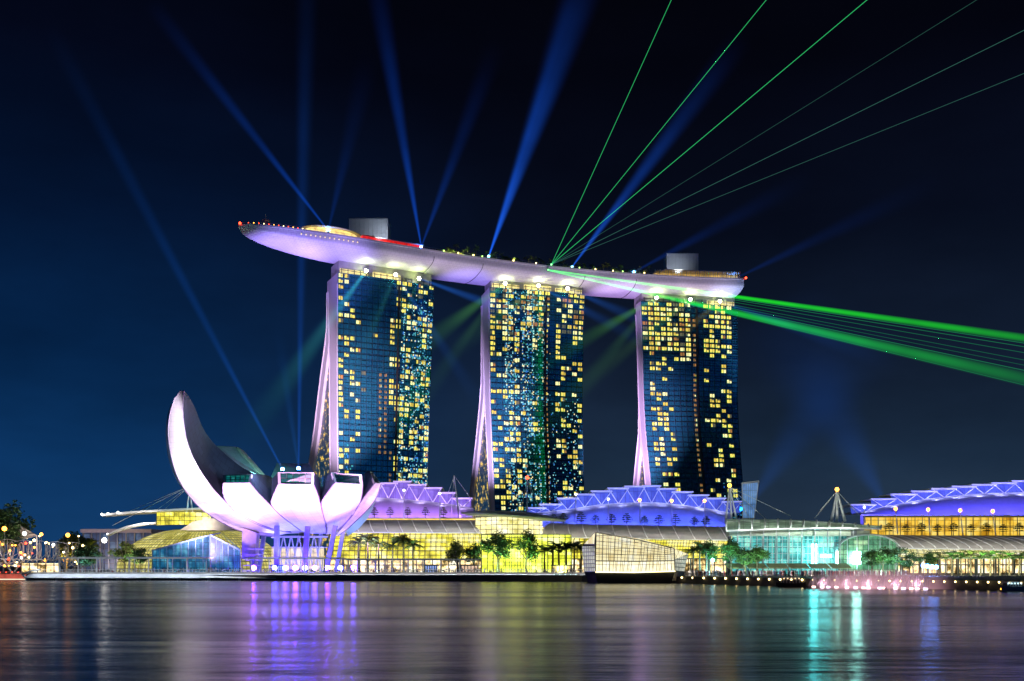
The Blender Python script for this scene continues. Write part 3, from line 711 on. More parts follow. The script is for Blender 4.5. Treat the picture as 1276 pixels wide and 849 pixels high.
flt = {
 'leftmost': [[(P(296, 560, 500), 12, (.04, .33, .25), .42, 80, 1.1), (P(360, 470, 520), 10, TE, .26, 60, 1)], [(P(400, 560, 540), 10, (.03, .25, .2), .2, 60, 1), (P(610, 520, 560), 8, BL, .25, 60, 1.2)], [(P(740, 425, 560), 9, BL, .42, 70, 1.2), (P(470, 480, 560), 9, (.05, .3, .1), .12, 70, 1)]],
 'middle': [[(P(500, 450, 560), 11, (.10, .42, .08), .34, 80, 1), (P(480, 560, 560), 12, (.08, .3, .08), .14, 90, 1)], [(P(560, 440, 575), 10, (.10, .4, .08), .2, 70, 1), (P(830, 440, 580), 8, BL, .28, 60, 1.2)], [(P(860, 425, 580), 9, BL, .25, 60, 1.2)]],
 'rightmost': [[(P(690, 445, 600), 9, (.10, .42, .06), .38, 80, 1), (P(660, 560, 600), 14, (.08, .3, .08), .14, 100, 1)], [(P(700, 500, 600), 11, (.12, .35, .06), .2, 80, 1)], [(P(1120, 452, 590), 11, BL, .20, 80, 1), (P(820, 440, 600), 8, (.4, .3, .05), .12, 60, 1)]],
}
for nm in pos:
    for i, p in enumerate(pos[nm]):
        floodlight(p, f'{("left", "centre", "right")[i]} one of three dazzling floodlights at the crown of the {nm} hotel tower', flt[nm][i])

# ------------------------------------------------------------------ searchlights and lasers
def searchlight(p, label, beams, lens=blue_lamp, size=1.0):
    r = empty('searchlight', p, label, 'searchlight', 'searchlights of the light show')
    m = MB(); m.tube(p + Vector((0, 0, -1.6 * size)), p + Vector((0, 0, -.5 * size)), .9 * size, .6 * size); m.build('base', dark_metal, r)
    m = MB(); m.ball(p, .8 * size, 10, 8); m.build('lens', lens, r)
    for (tp, r1, col, B0, z0, fd) in beams: beam(r, p, tp, .6 * size, r1, col, B0, z0, fd)
    return r
DB = (.004, .075, .62); WB = (.012, .13, .95)
searchlight(deck(409, -15, DZ + 2.4)[0] + Vector((0, 0, .4)), 'searchlight beside the restaurant near the bow, sending one clear beam up left', [(P(185, 0, 560), 10, DB, .75, 42, 1.1), (P(462, 60, 600), 16, DB, .14, 60, 1.3)])
searchlight(deck(525, -17, DZ + 2.2)[0], 'searchlight right of the red lit bar with two beams opening upward', [(P(462, -60, 560), 13, DB, .95, 60, 1.2), (P(620, 50, 600), 14, DB, .36, 60, 1.3)])
searchlight(deck(609, -18, DZ + 2.2)[0], 'searchlight above the left edge of the middle tower with one wide bright beam', [(P(742, -60, 600), 23, WB, 1.25, 45, 1.1), (P(716, -20, 600), 8, DB, .5, 120, 1.1)], cyan_lamp)
searchlight(deck(713, -17, DZ + 2.2)[0], 'searchlight above the right edge of the middle tower with a beam leaning right', [(P(930, 40, 640), 17, WB, .9, 50, 1.4)], cyan_lamp)
searchlight(deck(790, -17, DZ + 2.2)[0], 'searchlight above the left edge of the rightmost tower with a faint low beam', [(P(1020, 215, 660), 16, DB, .2, 60, 1.3)])
searchlight(deck(915, -12, DZ + 2.2)[0], 'searchlight at the stern end of the sky deck with a faint low beam', [(P(1180, 220, 660), 18, DB, .12, 90, 1.2)])
searchlight(P(352, 585, 402), 'searchlight standing among the museum petals with a long beam leaning left', [(P(60, 30, 420), 8, (.006, .085, .5), .55, 50, 1.0)])
searchlight(P(372, 584, 404), 'searchlight standing among the museum petals with an upright pair of beams', [(P(378, 40, 440), 6, (.005, .07, .5), .36, 90, 1.0), (P(383, -40, 445), 9, (.008, .09, .5), .12, 400, .6), (P(345, 400, 430), 6, (.01, .11, .5), .2, 50, 1)])
# broad soft beams behind the right side
searchlight(P(1106, 634, 640), 'searchlight behind the right hand exhibition roof with a broad beam leaning left', [(P(960, 380, 640), 66, (.003, .05, .30), .30, 500, .8)], size=1.5)
searchlight(P(935, 628, 640), 'searchlight behind the glass pillar with a broad beam leaning right', [(P(1090, 400, 640), 60, (.003, .045, .26), .26, 500, .8)], size=1.5)
src = deck(687, -19.3, DZ + 1.5)[0]
r = empty('laser_projector', src, 'green laser projector on the deck edge, its thin rays fanning up and right', 'laser projector')
MB().box(src.x - .7, src.x + .7, src.y, src.y + 1.4, src.z - .6, src.z + .6).build('housing', dark_metal, r)
MB().ball(src, .6).build('lens', emis('green_lens', (.2, 1, .25), 4), r)
for tx, ty, B, rad, D in ((842, -12, .62, .2, 560), (963, -10, .66, .2, 560), (1090, -8, .7, .21, 560), (1230, -8, .13, .18, 560), (1300, 26, .24, .18, 560), (1300, 82, .18, .18, 560)):
    laser(r, src, P(tx, ty, D), rad, (.05, .9, .25) if B > .5 else (.15, .6, .45), B)
src2 = deck(683, -20, DZ - 2.6)[0]; src2.y -= .6
r = empty('laser_projector', src2, 'green laser projector on the hull side, its thick rays crossing to the right', 'laser projector')
MB().box(src2.x - .7, src2.x + .7, src2.y, src2.y + 1.4, src2.z - .6, src2.z + .6).build('housing', dark_metal, r)
MB().ball(src2, .5).build('lens', bpy.data.materials['green_lens'], r)
beam(r, src2, P(1330, 429, 330), .35, 1.7, (.01, .72, .01), .85, 1200, .25, 'laser_ray', .9)
beam(r, src2 - Vector((0, .3, .5)), P(1330, 484, 330), .35, 3.0, (.01, .66, .05), .9, 420, .4, 'laser_ray', 1.0)
for (ty, B) in ((436, .2), (441, .18), (449, .14), (459, .12), (466, .1), (473, .2), (493, .12)):
    laser(r, src2, P(1330, ty, 330), .14, (.03, .7, .2), B)

# added spots washing hull and fins, unseen and without any fixture
LAV, PNK, VIO = (.72, .55, 1.0), (1.0, .72, .95), (.42, .25, 1.0)
def wash(px, D, z, tgt, en, col, ang, bl=.9):
    p = PZ(px, D, max(z, 20) if z < 30 else 50); return spot('wash_fill', p, tgt, en, col, ang, bl, .8)
VL = (.36, .25, 1.0); PK = (.95, .72, .95)
wash(330, 480, 30, CL(-135) + Vector((0, 6, 188)), 4.2e6, VL, 20)
wash(400, 470, 30, CL(-108) + Vector((0, 0, 190)), 2.4e6, (.42, .28, 1.0), 20)
wash(575, 500, 30, CL(-30) + Vector((0, 6, 188)), 2.6e6, VL, 15)
wash(765, 520, 30, CL(72) + Vector((0, 6, 188)), 2.6e6, (.66, .40, 1.0), 16)
for _x, _e in ((-100, .5), (-70, 1.3), (-40, 1.5), (-5, 1.6), (30, 1.7), (60, 1.8), (95, 1.9), (130, 2.0)):
    _c = CL(_x) + Vector((8, -70, 0)); _c.z = 30
    spot('wash_fill', _c, CL(_x) - CT(_x)[1] * 19 + Vector((0, 0, 199)), _e * .5e6, PK, 17, 1, .8)
spot('wash_fill', CL(147) + Vector((30, -40, 30)), CL(150) + Vector((0, -6, 190)), 1.6e6, (.5, .6, 1), 16, 1, .8)
# unseen spots added in mid-air to brighten the plant rooms
for _x in (-87, 108):
    spot('plant_room_fill', CL(_x) - CT(_x)[1] * 19 + Vector((2, -1, 206.5)), CL(_x) + Vector((2, 0, 212)), 9e3, (.75, .85, 1), 110, 1, .5)
# fins
wash(330, 470, 20, Vector((-112, 600, 110)), 3.4e6, (.88, .62, 1.0), 34)
wash(540, 520, 20, Vector((-22, 640, 100)), 3.4e6, (.70, .52, 1.0), 34)
wash(745, 540, 20, Vector((84, 665, 100)), 3.6e6, (.78, .5, 1.0), 34)

# ------------------------------------------------------------------ museum shaped like an open flower
def EL(px, py, inset=0.0):
    u = (px - 350) / 143.0; v = (py - 545) / 123.0
    if v < 0: return P(px, py, 400 - 45 * math.sqrt(1 - min(.97, u * u)) + 26 * v + inset)
    r2 = min(.97, u * u + v * v)
    return P(px, py, 400 - 45 * math.sqrt(1 - r2) + inset)
def resample(pts, n):
    L = [0]
    for a, b in zip(pts, pts[1:]): L.append(L[-1] + math.hypot(b[0] - a[0], b[1] - a[1]))
    out = []
    for i in range(n + 1):
        t = L[-1] * i / n; k = 0
        while k < len(L) - 2 and L[k + 1] < t: k += 1
        q = (t - L[k]) / max(1e-6, L[k + 1] - L[k]); out.append(tuple(pts[k][c] + (pts[k + 1][c] - pts[k][c]) * q for c in range(len(pts[0]))))
    return out
def smooth(pts, it=2):
    for _ in range(it):
        n = [pts[0]]
        for a, b in zip(pts, pts[1:]):
            n.append(tuple(x * .75 + y * .25 for x, y in zip(a, b))); n.append(tuple(x * .25 + y * .75 for x, y in zip(a, b)))
        n.append(pts[-1]); pts = n
    return pts
shell = bpy.data.materials.new('petal_shell'); shell.use_nodes = True
nt = shell.node_tree; b = nt.nodes['Principled BSDF']; b.inputs['Roughness'].default_value = .5
tc = N(nt, 'ShaderNodeTexCoord'); nz = N(nt, 'ShaderNodeTexNoise'); nz.inputs['Scale'].default_value = .12; nt.links.new(tc.outputs['Object'], nz.inputs['Vector'])
r_ = N(nt, 'ShaderNodeValToRGB'); nt.links.new(nz.outputs[0], r_.inputs[0]); r_.color_ramp.elements[0].color = (.70, .69, .70, 1); r_.color_ramp.elements[1].color = (.80, .79, .80, 1); uvs_ = N(nt, 'ShaderNodeUVMap'); bt = N(nt, 'ShaderNodeTexBrick'); nt.links.new(uvs_.outputs[0], bt.inputs['Vector']); bt.inputs['Scale'].default_value = 1; bt.inputs['Brick Width'].default_value = 3.0; bt.inputs['Row Height'].default_value = 2.2; bt.offset = 0; bt.inputs['Mortar Size'].default_value = .05
bt.inputs['Color1'].default_value = (1, 1, 1, 1); bt.inputs['Color2'].default_value = (.93, .93, .94, 1); bt.inputs['Mortar'].default_value = (.62, .62, .66, 1)
st_ = N(nt, 'ShaderNodeTexNoise'); st_.inputs['Scale'].default_value = .5; st_.inputs['Detail'].default_value = 6; mps = N(nt, 'ShaderNodeMapping'); mps.inputs['Scale'].default_value = (1, 1, .18); nt.links.new(tc.outputs['Object'], mps.inputs[0]); nt.links.new(mps.outputs[0], st_.inputs['Vector'])
mq = N(nt, 'ShaderNodeVectorMath', operation='MULTIPLY'); nt.links.new(r_.outputs[0], mq.inputs[0]); nt.links.new(bt.outputs[0], mq.inputs[1])
ms = N(nt, 'ShaderNodeVectorMath', operation='SCALE'); nt.links.new(mq.outputs[0], ms.inputs[0]); nt.links.new(mth(nt, 'MULTIPLY_ADD', st_.outputs[0], .3, .84, clamp=True), ms.inputs['Scale'])
nt.links.new(ms.outputs[0], b.inputs['Base Color'])
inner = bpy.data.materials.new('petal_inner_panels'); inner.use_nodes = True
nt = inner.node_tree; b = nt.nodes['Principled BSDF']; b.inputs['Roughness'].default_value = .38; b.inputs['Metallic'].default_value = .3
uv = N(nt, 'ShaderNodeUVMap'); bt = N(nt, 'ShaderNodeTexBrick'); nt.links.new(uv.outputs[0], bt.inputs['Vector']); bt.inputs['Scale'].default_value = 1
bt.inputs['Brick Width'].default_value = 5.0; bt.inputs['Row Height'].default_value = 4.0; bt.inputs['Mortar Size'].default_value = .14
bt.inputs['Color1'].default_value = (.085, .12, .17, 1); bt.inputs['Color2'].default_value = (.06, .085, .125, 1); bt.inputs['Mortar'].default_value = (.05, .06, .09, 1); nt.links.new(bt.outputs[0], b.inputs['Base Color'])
teal_glass = lit_glass('skylight_glass', (.0, .08, .10), (.0, .18, .18), (.05, .40, .36), .7, 2.2, 1.5, .3, frame=(.01, .03, .03), line=.12)
teal_dark = lit_glass('skylight_glass_dark', (.0, .01, .03), (.0, .03, .05), (.0, .10, .12), .6, 2.2, 1.5, .3, frame=(.01, .02, .03), line=.12)
mc = PZ(365, 398, GZ)
rim_shade_m = mat('rim_seam_shade', (.22, .21, .27), .5)  # darkened to paint the thin seam shadows between petals
mus = empty('flower_museum', mc, 'white museum shaped like an open lotus flower, lit pink, on the waterfront', 'museum')
def petal(L, Rr, Ci, Di, window=None, n=22, label=None, m_out=None, cap=True):
    """L, Rr: outer edge curves on the round shell; Ci, Di: inner edges (px, py, depth); all from tip to base"""
    l = [EL(*p) for p in resample(smooth(L), n)]; r = [EL(*p) for p in resample(smooth(Rr), n)]
    c = [P(*p) for p in resample(smooth(Ci), n)]; d = [P(*p) for p in resample(smooth(Di), n)]
    Lp, Rp = resample(smooth(L), n), resample(smooth(Rr), n)
    m = MB(); rows = []
    for a, b in zip(Lp, Rp): rows.append([EL(a[0] + (b[0] - a[0]) * k / 10, a[1] + (b[1] - a[1]) * k / 10) for k in range(11)])
    tt = 0; uvr = []
    for i, row in enumerate(rows):
        if i: tt += (row[5] - rows[i - 1][5]).length
        w = (row[-1] - row[0]).length; uvr.append([((k / 10 - .5) * w, tt) for k in range(11)])
    m.grid(rows, uvr)
    root = m.build('petal', m_out or shell, mus)
    if label: root['label'] = label
    m = MB()
    def wall(a, b):
        rows, uvs, t = [], [], 0
        for i in range(n + 1):
            if i: t += (a[i] - a[i - 1]).length
            w = (b[i] - a[i]).length; rows.append([a[i] + (b[i] - a[i]) * k / 4 for k in range(5)]); uvs.append([(t, w * k / 4) for k in range(5)])
        m.grid(rows, uvs, smooth=True)
    wall(r, c); wall(d, l); wall(c, d)
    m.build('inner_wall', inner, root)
    # rim along the outer edges
    m = MB(); m.path(l, .22, 6); m.build('rim', rim_shade_m, root); m = MB(); m.path(r, .22, 6); m.build('rim', rim_shade_m, root)
    if cap:
        q = [l[0], r[0], c[0], d[0]]
        m = MB(); ctr = sum(q, Vector()) / 4; s = [ctr + (p - ctr) * .86 for p in q]
        nn = (q[1] - q[0]).cross(q[3] - q[0]).normalized(); nn = nn if nn.y < 0 else -nn
        for i in range(4): m.prism([q[i], q[(i + 1) % 4], s[(i + 1) % 4], s[i]], -nn * .8)
        m.build('window_frame', white, root)
        if window:
            s2 = [p - nn * .5 for p in s]; w = (s2[1] - s2[0]).length; h = (s2[3] - s2[0]).length
            m = MB(); m.quad(*s2, uv=[(0, 0), (w, 0), (w, h), (0, h)]); m.build('window', window, root)
            m = MB()
            for k in range(1, 5): m.bar(s2[0].lerp(s2[1], k / 5) + nn * .1, s2[3].lerp(s2[2], k / 5) + nn * .1, .22)
            m.bar(s2[0].lerp(s2[3], .5) + nn * .1, s2[1].lerp(s2[2], .5) + nn * .1, .2); m.build('window_bars', grey_metal, root)
    return root
# tall crescent petal
petal([(225, 487), (216.5, 497), (210.6, 522), (209.5, 540), (211, 556), (217, 583), (229, 610), (250, 635), (281, 655), (311, 666), (339, 669)],
      [(229.5, 486.8), (227.8, 500), (227.5, 516), (230.5, 540), (238, 565), (250.5, 589), (269, 614), (290, 634), (314.6, 649.5), (340, 660), (363, 664)],
      [(229.8, 487, 375), (235, 494, 381), (243, 507, 388), (252, 534, 393), (266, 552.6, 395), (287, 572, 393), (302, 583, 390), (316, 590, 388), (330, 600, 386), (345, 620, 385)],
      [(224.5, 487.3, 382), (209, 510, 398), (206, 535, 408), (207, 560, 415), (213, 585, 412), (226, 610, 410), (250, 632, 410), (281, 650, 408), (320, 660, 405)],
      label='tall crescent shaped petal sweeping up to a point', cap=False)
m = MB(); m.poly([EL(225, 487), EL(229.5, 486.8), P(229.8, 487, 375), P(224.5, 487.3, 382)]); m.build('petal_tip', shell, mus)
# second, third, fourth, fifth petals
petal([(278, 602), (277, 612), (280, 622), (290, 637), (316, 652), (345, 663)], [(311.5, 601.5), (322, 615), (336, 629), (351, 644), (374, 661)],
      [(313.6, 590.8, 364), (325, 591, 372), (336, 593, 378), (345, 600, 382), (352, 620, 384)], [(278, 591.7, 370), (285, 591.5, 376), (295, 594, 382), (305, 605, 385), (330, 620, 386)], teal_glass)
petal([(346.7, 603), (341, 616), (336, 629), (350, 643), (374, 661), (382, 665)], [(391, 604), (396, 616), (399, 627), (403, 643), (408, 657), (407, 665)],
      [(391.6, 588.7, 360), (394, 591, 366), (397, 596, 372), (400, 606, 376), (398, 620, 378)], [(346, 588.7, 360), (342, 594, 366), (338, 597, 372), (341, 606, 376), (350, 620, 378)], teal_glass)
petal([(417, 601.5), (408, 614), (399, 627), (403, 643), (407, 658), (406, 666)], [(452, 604), (451.5, 614), (449.5, 625), (441, 641), (430, 653), (415, 665)],
      [(450.6, 591.4, 374), (452, 592, 380), (451, 596, 386), (448, 608, 395), (442, 622, 402)], [(413.5, 589, 368), (405, 592, 374), (398, 597, 379), (402, 608, 382), (410, 620, 384)], teal_dark)
petal([(467, 602), (460, 612), (450.6, 624), (438, 643), (424.6, 660), (418, 667)], [(475, 603), (469, 622), (456, 638), (441, 652), (431, 661), (421, 668)],
      [(464, 588, 402), (466, 592, 404), (465, 600, 405), (457, 615, 405), (450, 628, 405)], [(461, 587.5, 392), (455, 589, 393), (452, 593, 395), (452, 605, 399), (450, 617, 403)], teal_dark)
def wedge(quad, th, mat_, nm='petal'):
    q = [P(*p) for p in quad]; nn = (q[1] - q[0]).cross(q[2] - q[0]).normalized(); nn = nn if nn.y > 0 else -nn
    m = MB(); m.prism(q, nn * th); return m.build(nm, mat_, mus)
teal_panel = mat('back_petal_panels', (.28, .40, .40), .45, .2)
wedge([(267.6, 555.6, 420), (296, 557, 428), (326, 593, 412), (304, 585, 404)], 4, teal_panel)['label'] = 'teal lit petal rising behind the crescent'
wedge([(345, 577.5, 424), (385, 578, 424), (392, 590, 410), (336, 598, 410)], 4, teal_panel)['label'] = 'grey green petal top behind the middle window'
wedge([(296, 557, 426), (304, 562, 430), (334, 596, 414), (326, 593, 411)], 4, mat('edge_y', (.5, .52, .4), .5), 'petal_edge')
# right rear petal, lit blue
m = MB(); Lr = resample([(465, 622, 400), (455, 638, 402), (443, 650, 403), (431, 663, 404)], 10); Rr_ = resample([(468, 626, 408), (459, 645, 409), (448, 658, 409), (434, 668, 408)], 10)
m.grid([[P(*a), P(*b)] for a, b in zip(Lr, Rr_)]); m.grid([[P(*b), P(b[0] - 6, b[1], b[2] + 6)] for b in Rr_]); m.build('petal', shell, mus, label='blue lit rear petal low on the right')
m = MB(); rows = []
for i in range(9):
    v = .70 + .285 * i / 8; rr_ = 44.5 * math.sqrt(1 - v * v); z = zat(545 + 123 * v, 400); cx = (350 - 638) / F * 400
    rows.append([Vector((cx + rr_ * math.cos(a), 400 + rr_ * .92 * math.sin(a), z + .6)) for a in [2 * math.pi * k / 48 for k in range(48)]])
m.grid(rows, closed=True); m.poly(rows[-1]); m.build('bowl', shell, mus)
# legs
legm = mat('museum_leg', (.34, .36, .55), .5)
for (a, ya, b, yb, D, w) in ((345, 655, 345, 698, 378, 1.7), (383.5, 656, 379, 698, 374, 1.7), (418, 655, 406, 700, 384, 1.6), (430, 652, 418, 698, 394, 1.4), (316, 655, 316, 692, 392, 2.2), (330, 660, 322, 696, 400, 1.5), (400, 664, 396, 697, 408, 1.4)):
    m = MB(); m.bar(P(a, ya, D), PZ(b, D, GZ), w, w * 1.3); m.build('leg', legm, mus)
m = MB()
for k in range(6):
    x0 = 344 + k * 9.5
    m.tube(PZ(x0, 399, GZ), P(x0 + 9, 668, 399), .28, .28, 6); m.tube(PZ(x0 + 9.5, 399, GZ), P(x0, 668, 399), .28, .28, 6)
m.tube(P(338, 669, 399), P(408, 669, 399), .45); m.tube(P(338, 682, 399), P(408, 682, 399), .2); m.build('lattice', white_metal, mus)
m = MB(); m.prism([P(302, 658, 388), P(320, 664, 388), P(318, 694, 388), P(301, 697, 388)], (0, 5, 0)); m.build('stair_wall', mat('stair_wall', (.62, .52, .66), .6), mus)
m = MB()
for k in range(5): m.box(P(303, 0, 386).x + k * .6, P(321, 0, 386).x + k * .6, 384, 387, GZ + 2.2 * k + 1, GZ + 2.2 * k + 1.35)
m.build('stair_landings', white, mus)
m = MB(); cc = PZ(371, 404, GZ); m.grid([[cc + Vector((11 * math.cos(a), 5 * math.sin(a), z)) for a in [2 * math.pi * k / 20 for k in range(20)]] for z in (0, 11)], [[(j * 3, z) for j in range(21)] for z in (0, 11)], closed=True)
m.build('lobby', lit_glass('lobby_glass', (.5, .42, .35), (1, .8, .5), (1, .9, .75), 1.0, 1.8, 3.5, .3), mus)
def mlight(px, D, tgt, en, col, ang=80): return spot('petal_light', PZ(px, D, 3.0 if D > 380 else 9.0), tgt, en, col, ang, .8, .8)
mlight(205, 345, P(222, 525, 390), 7.5e5, (.95, .82, 1), 46)
mlight(235, 352, P(230, 590, 395), 1.9e5, (1, .66, .98), 60)
mlight(282, 350, P(250, 625, 380), 1.3e5, (1, .60, .98), 85)
mlight(305, 347, P(300, 625, 362), 1.05e5, (1, .58, .98), 80)
mlight(355, 345, P(362, 625, 355), .95e5, (1, .50, .97), 85)
mlight(412, 347, P(420, 625, 365), 1.15e5, (1, .40, .96), 80)
mlight(470, 358, P(458, 628, 385), 1.3e5, (.95, .6, 1), 70)
mlight(470, 392, P(455, 645, 404), .5e5, (.15, .4, 1), 60)
spot('petal_light', P(345, 592, 388), P(245, 540, 398), 2.6e4, (.55, .68, 1), 110, .9, 1)
spot('petal_light', P(345, 610, 398), P(300, 570, 420), 1.1e5, (.3, .85, .8), 120, .9, 1)
for _a in ((325, 598, 374, 322, 612, 370), (403, 596, 366, 404, 612, 366), (452, 592, 376, 456, 606, 380)): spot('petal_light', P(_a[0], _a[1] - 14, _a[2] - 12), P(_a[3], _a[4], _a[5]), 7e3, (.5, .58, 1), 100, .9, 1)
spot('petal_light', PZ(360, 372, 3.0), P(360, 690, 385), 6e4, (.18, .2, 1), 150, .9, 1)
spot('petal_light', PZ(330, 410, 3.0), P(360, 660, 400), 5e4, (.35, .3, 1), 150, .9, 1)
spot('petal_light', P(190, 640, 440), P(208, 560, 412), 5e4, (.1, .5, .9), 60, .9, 1)

# blue glass lobby pavilion
blue_glass = lit_glass('blue_pavilion_glass', (.0, .04, .12), (.01, .16, .34), (.15, .55, .75), .75, 1.7, 2.4, .16, frame=(.02, .05, .08), line=.1)
r = empty('glass_pavilion', PZ(255, 378, GZ), 'low blue glass pavilion with a ridged roof left of the museum legs', 'pavilion')
def gquad(m, pts, s=1.0):
    a = Vector(pts[0]); e = (Vector(pts[1]) - a).normalized(); nn = e.cross(Vector(pts[-1]) - a).normalized(); f = nn.cross(e)
    m.poly(pts, uv=[((Vector(p) - a).dot(e) * s, (Vector(p) - a).dot(f) * s) for p in pts])
A = [PZ(190, 372, GZ), PZ(262, 366, GZ), P(262, 667, 366), P(190, 686, 372)]
B_ = [PZ(262, 366, GZ), PZ(299, 372, GZ), P(299, 686, 372), P(262, 667, 366)]
m = MB(); gquad(m, A); gquad(m, B_); gquad(m, [A[3], A[2], P(275, 664, 392), P(205, 684, 395)]); gquad(m, [B_[3], B_[2], P(275, 664, 392), P(299, 684, 392)]); m.build('glass', blue_glass, r)
m = MB(); m.bar(A[3], A[2], .5); m.bar(B_[3], B_[2], .5); m.bar(A[0], A[3], .4); m.bar(A[1], A[2], .5); m.bar(B_[1], B_[2], .4); m.bar(A[2], P(275, 664, 392), .4)
for k in range(1, 8): m.bar(A[0].lerp(A[1], k / 8), A[3].lerp(A[2], k / 8), .2)
for k in range(1, 5): m.bar(B_[0].lerp(B_[1], k / 5), B_[3].lerp(B_[2], k / 5), .2)
m.build('frame', mat('blue_steel', (.2, .35, .5), .4, .4), r)

# ------------------------------------------------------------------ malls along the promenade
yel = lit_glass('mall_glass', (.30, .26, .02), (.95, .83, .07), (1, .96, .50), 1.35, 2.4, 2.0, .07, frame=(.05, .045, .02), line=.09, contrast=1.35)
yel2 = lit_glass('mall_glass_pale', (.55, .48, .10), (1, .92, .42), (1, 1, .85), 1.3, 2.4, 2.0, .12, frame=(.05, .045, .02), line=.09)
shops = lit_glass('shop_fronts', (.10, .06, .01), (1, .72, .30), (1, .95, .75), 1.7, 3.6, 3.4, .22, frame=(.02, .015, .01), line=.12, contrast=1.7)
canopy_glass = lit_glass('canopy_glass', (.03, .05, .04), (.09, .15, .10), (.35, .48, .32), .9, 3.0, 1.6, .1, frame=(.05, .06, .05), line=.06)
cyan_glass = lit_glass('hall_glass', (.02, .16, .18), (.08, .52, .50), (.55, 1, .8), 1.15, 2.2, 2.0, .10, frame=(.03, .06, .05), line=.08, contrast=1.3)
gold = lit_glass('gold_terrace', (.5, .24, .01), (1, .62, .06), (1, .82, .25), 1.0, 3.0, 2.4, .12, frame=(.08, .05, .01), line=.05)
def mall(name, label, px0, px1, D0, D1, yroof, yeave, ybulge, glass, n=14, top_back=24, ribs=True, shear=6):
    """barrel roofed hall; yroof/yeave: rows of ridge and eave at the (left, right) ends"""
    L, Rt = PZ(px0, D0, GZ), PZ(px1, D1, GZ); root = empty(name, (L + Rt) / 2, label, 'shopping mall')
    e = (Rt - L).normalized(); nrm = Vector((-e.y, e.x, 0)); wid = (Rt - L).length
    def prof(t, u, out=0.0):
        """t 0..1 ground to ridge"""
        zr = zat(yroof[0] + (yroof[1] - yroof[0]) * u, (D0 + (D1 - D0) * u) + top_back); ze = zat(yeave[0] + (yeave[1] - yeave[0]) * u, D0 + (D1 - D0) * u)
        p = L.lerp(Rt, u)
        if t < .5: s = t / .5; z = GZ + 6 + (ze - GZ - 6) * s; back = ybulge * (s * s) * .35
        else: s = (t - .5) / .5; z = ze + (zr - ze) * math.sin(s * math.pi / 2); back = ybulge * .35 + (top_back - ybulge * .35) * (1 - math.cos(s * math.pi / 2))
        return Vector((p.x, p.y, 0)) + nrm * (back - out) + Vector((0, 0, z))
    sh = shear / wid
    m = MB(); ts = [k / 12 for k in range(7)]; us = [k / 40 for k in range(41)]
    m.grid([[prof(t, u) for u in us] for t in ts], [[(u * wid, t * 26) for u in us] for t in ts], smooth=True); m.build('glass_front', glass, root)
    m = MB(); ts = [.5 + k / 16 for k in range(9)]
    m.grid([[prof(t, u, .3) for u in us] for t in ts]); m.grid([[prof(1, u, .3), prof(1, u, .3) + nrm * 25 - Vector((0, 0, 3))] for u in us]); m.build('roof', roof_grey, root)
    for k in range(n + 1):
        m = MB(); pts = []
        for i in range(9):
            t = .5 + i / 16; u = k / n - sh * (i / 8) ; u = min(1, max(0, u)); pts.append(prof(t, u, .55))
        m.path(pts, .24, 5); m.build('roof_rib', white_metal, root)
    m = MB()
    for a, b in zip(us, us[1:]): m.bar(prof(.5, a, .6), prof(.5, b, .6), .7, .5)
    m.build('eave', white_metal, root)
    m = MB(); nb = int(wid / 2.4)
    for k in range(nb + 1): m.path([prof(t / 12, k / nb, .12) for t in range(0, 7, 2)], .1, 4)
    for t in (1, 2, 3, 4, 5): m.path([prof(t / 12, u, .14) for u in us[::4]], .1, 4)
    m.build('glazing_bars', mat('glazing_bar', (.2, .19, .12), .5, .3), root)
    m = MB(); z1 = GZ + 6.0
    m.quad(L, Rt, Rt + Vector((0, 0, 6)), L + Vector((0, 0, 6)), uv=[(0, 0), (wid, 0), (wid, 6), (0, 6)]); m.build('shop_front', shops, root)
    nb = int(wid / 7)
    for k in range(nb + 1): m = MB(); p = L.lerp(Rt, k / nb) - nrm * 2.0; m.bar(p, p + Vector((0, 0, 6)), .6); m.build('column', grey_metal, root)
    m = MB(); a, b = L - nrm * 3 + Vector((0, 0, 6.1)), Rt - nrm * 3 + Vector((0, 0, 6.1)); m.prism([a, b, b + nrm * 3, a + nrm * 3], (0, 0, .4)); m.build('shop_canopy', grey_metal, root)
    m = MB(); m.quad(prof(0, 0), L, L + nrm * 40, prof(1, 0) + nrm * 20); m.build('end_wall', concrete, root); m = MB(); m.quad(prof(0, 1), Rt, Rt + nrm * 40, prof(1, 1) + nrm * 20); m.build('end_wall', concrete, root)
    for k in range(14):
        u = (k + .5) / 14; q = prof(.5, u, 6.0) + Vector((0, 0, 3.5)); spot('roof_fill', q, prof(.8, u, 0), 1.2e3, (1, .93, .84), 150, 1, .4)  # spots added off the eave to brighten the roof; no lamps hang there
    return root, prof, nrm, L, Rt
mall('mall_hall', 'long mall hall with grey ribbed roof over yellow glass, directly right of the museum', 408, 612, 428, 424, (648, 649), (663, 664), 16, yel, 11)
mall('mall_hall', 'long mall hall with grey ribbed roof behind the crystal pavilion', 672, 906, 424, 400, (652.5, 657), (669, 673), 16, yel, 12)
mall('mall_hall', 'mall hall with dark ribbed roof behind the palm row on the far right', 1098, 1330, 372, 372, (667, 670), (683, 686), 8, yel2, 16, shear=7)

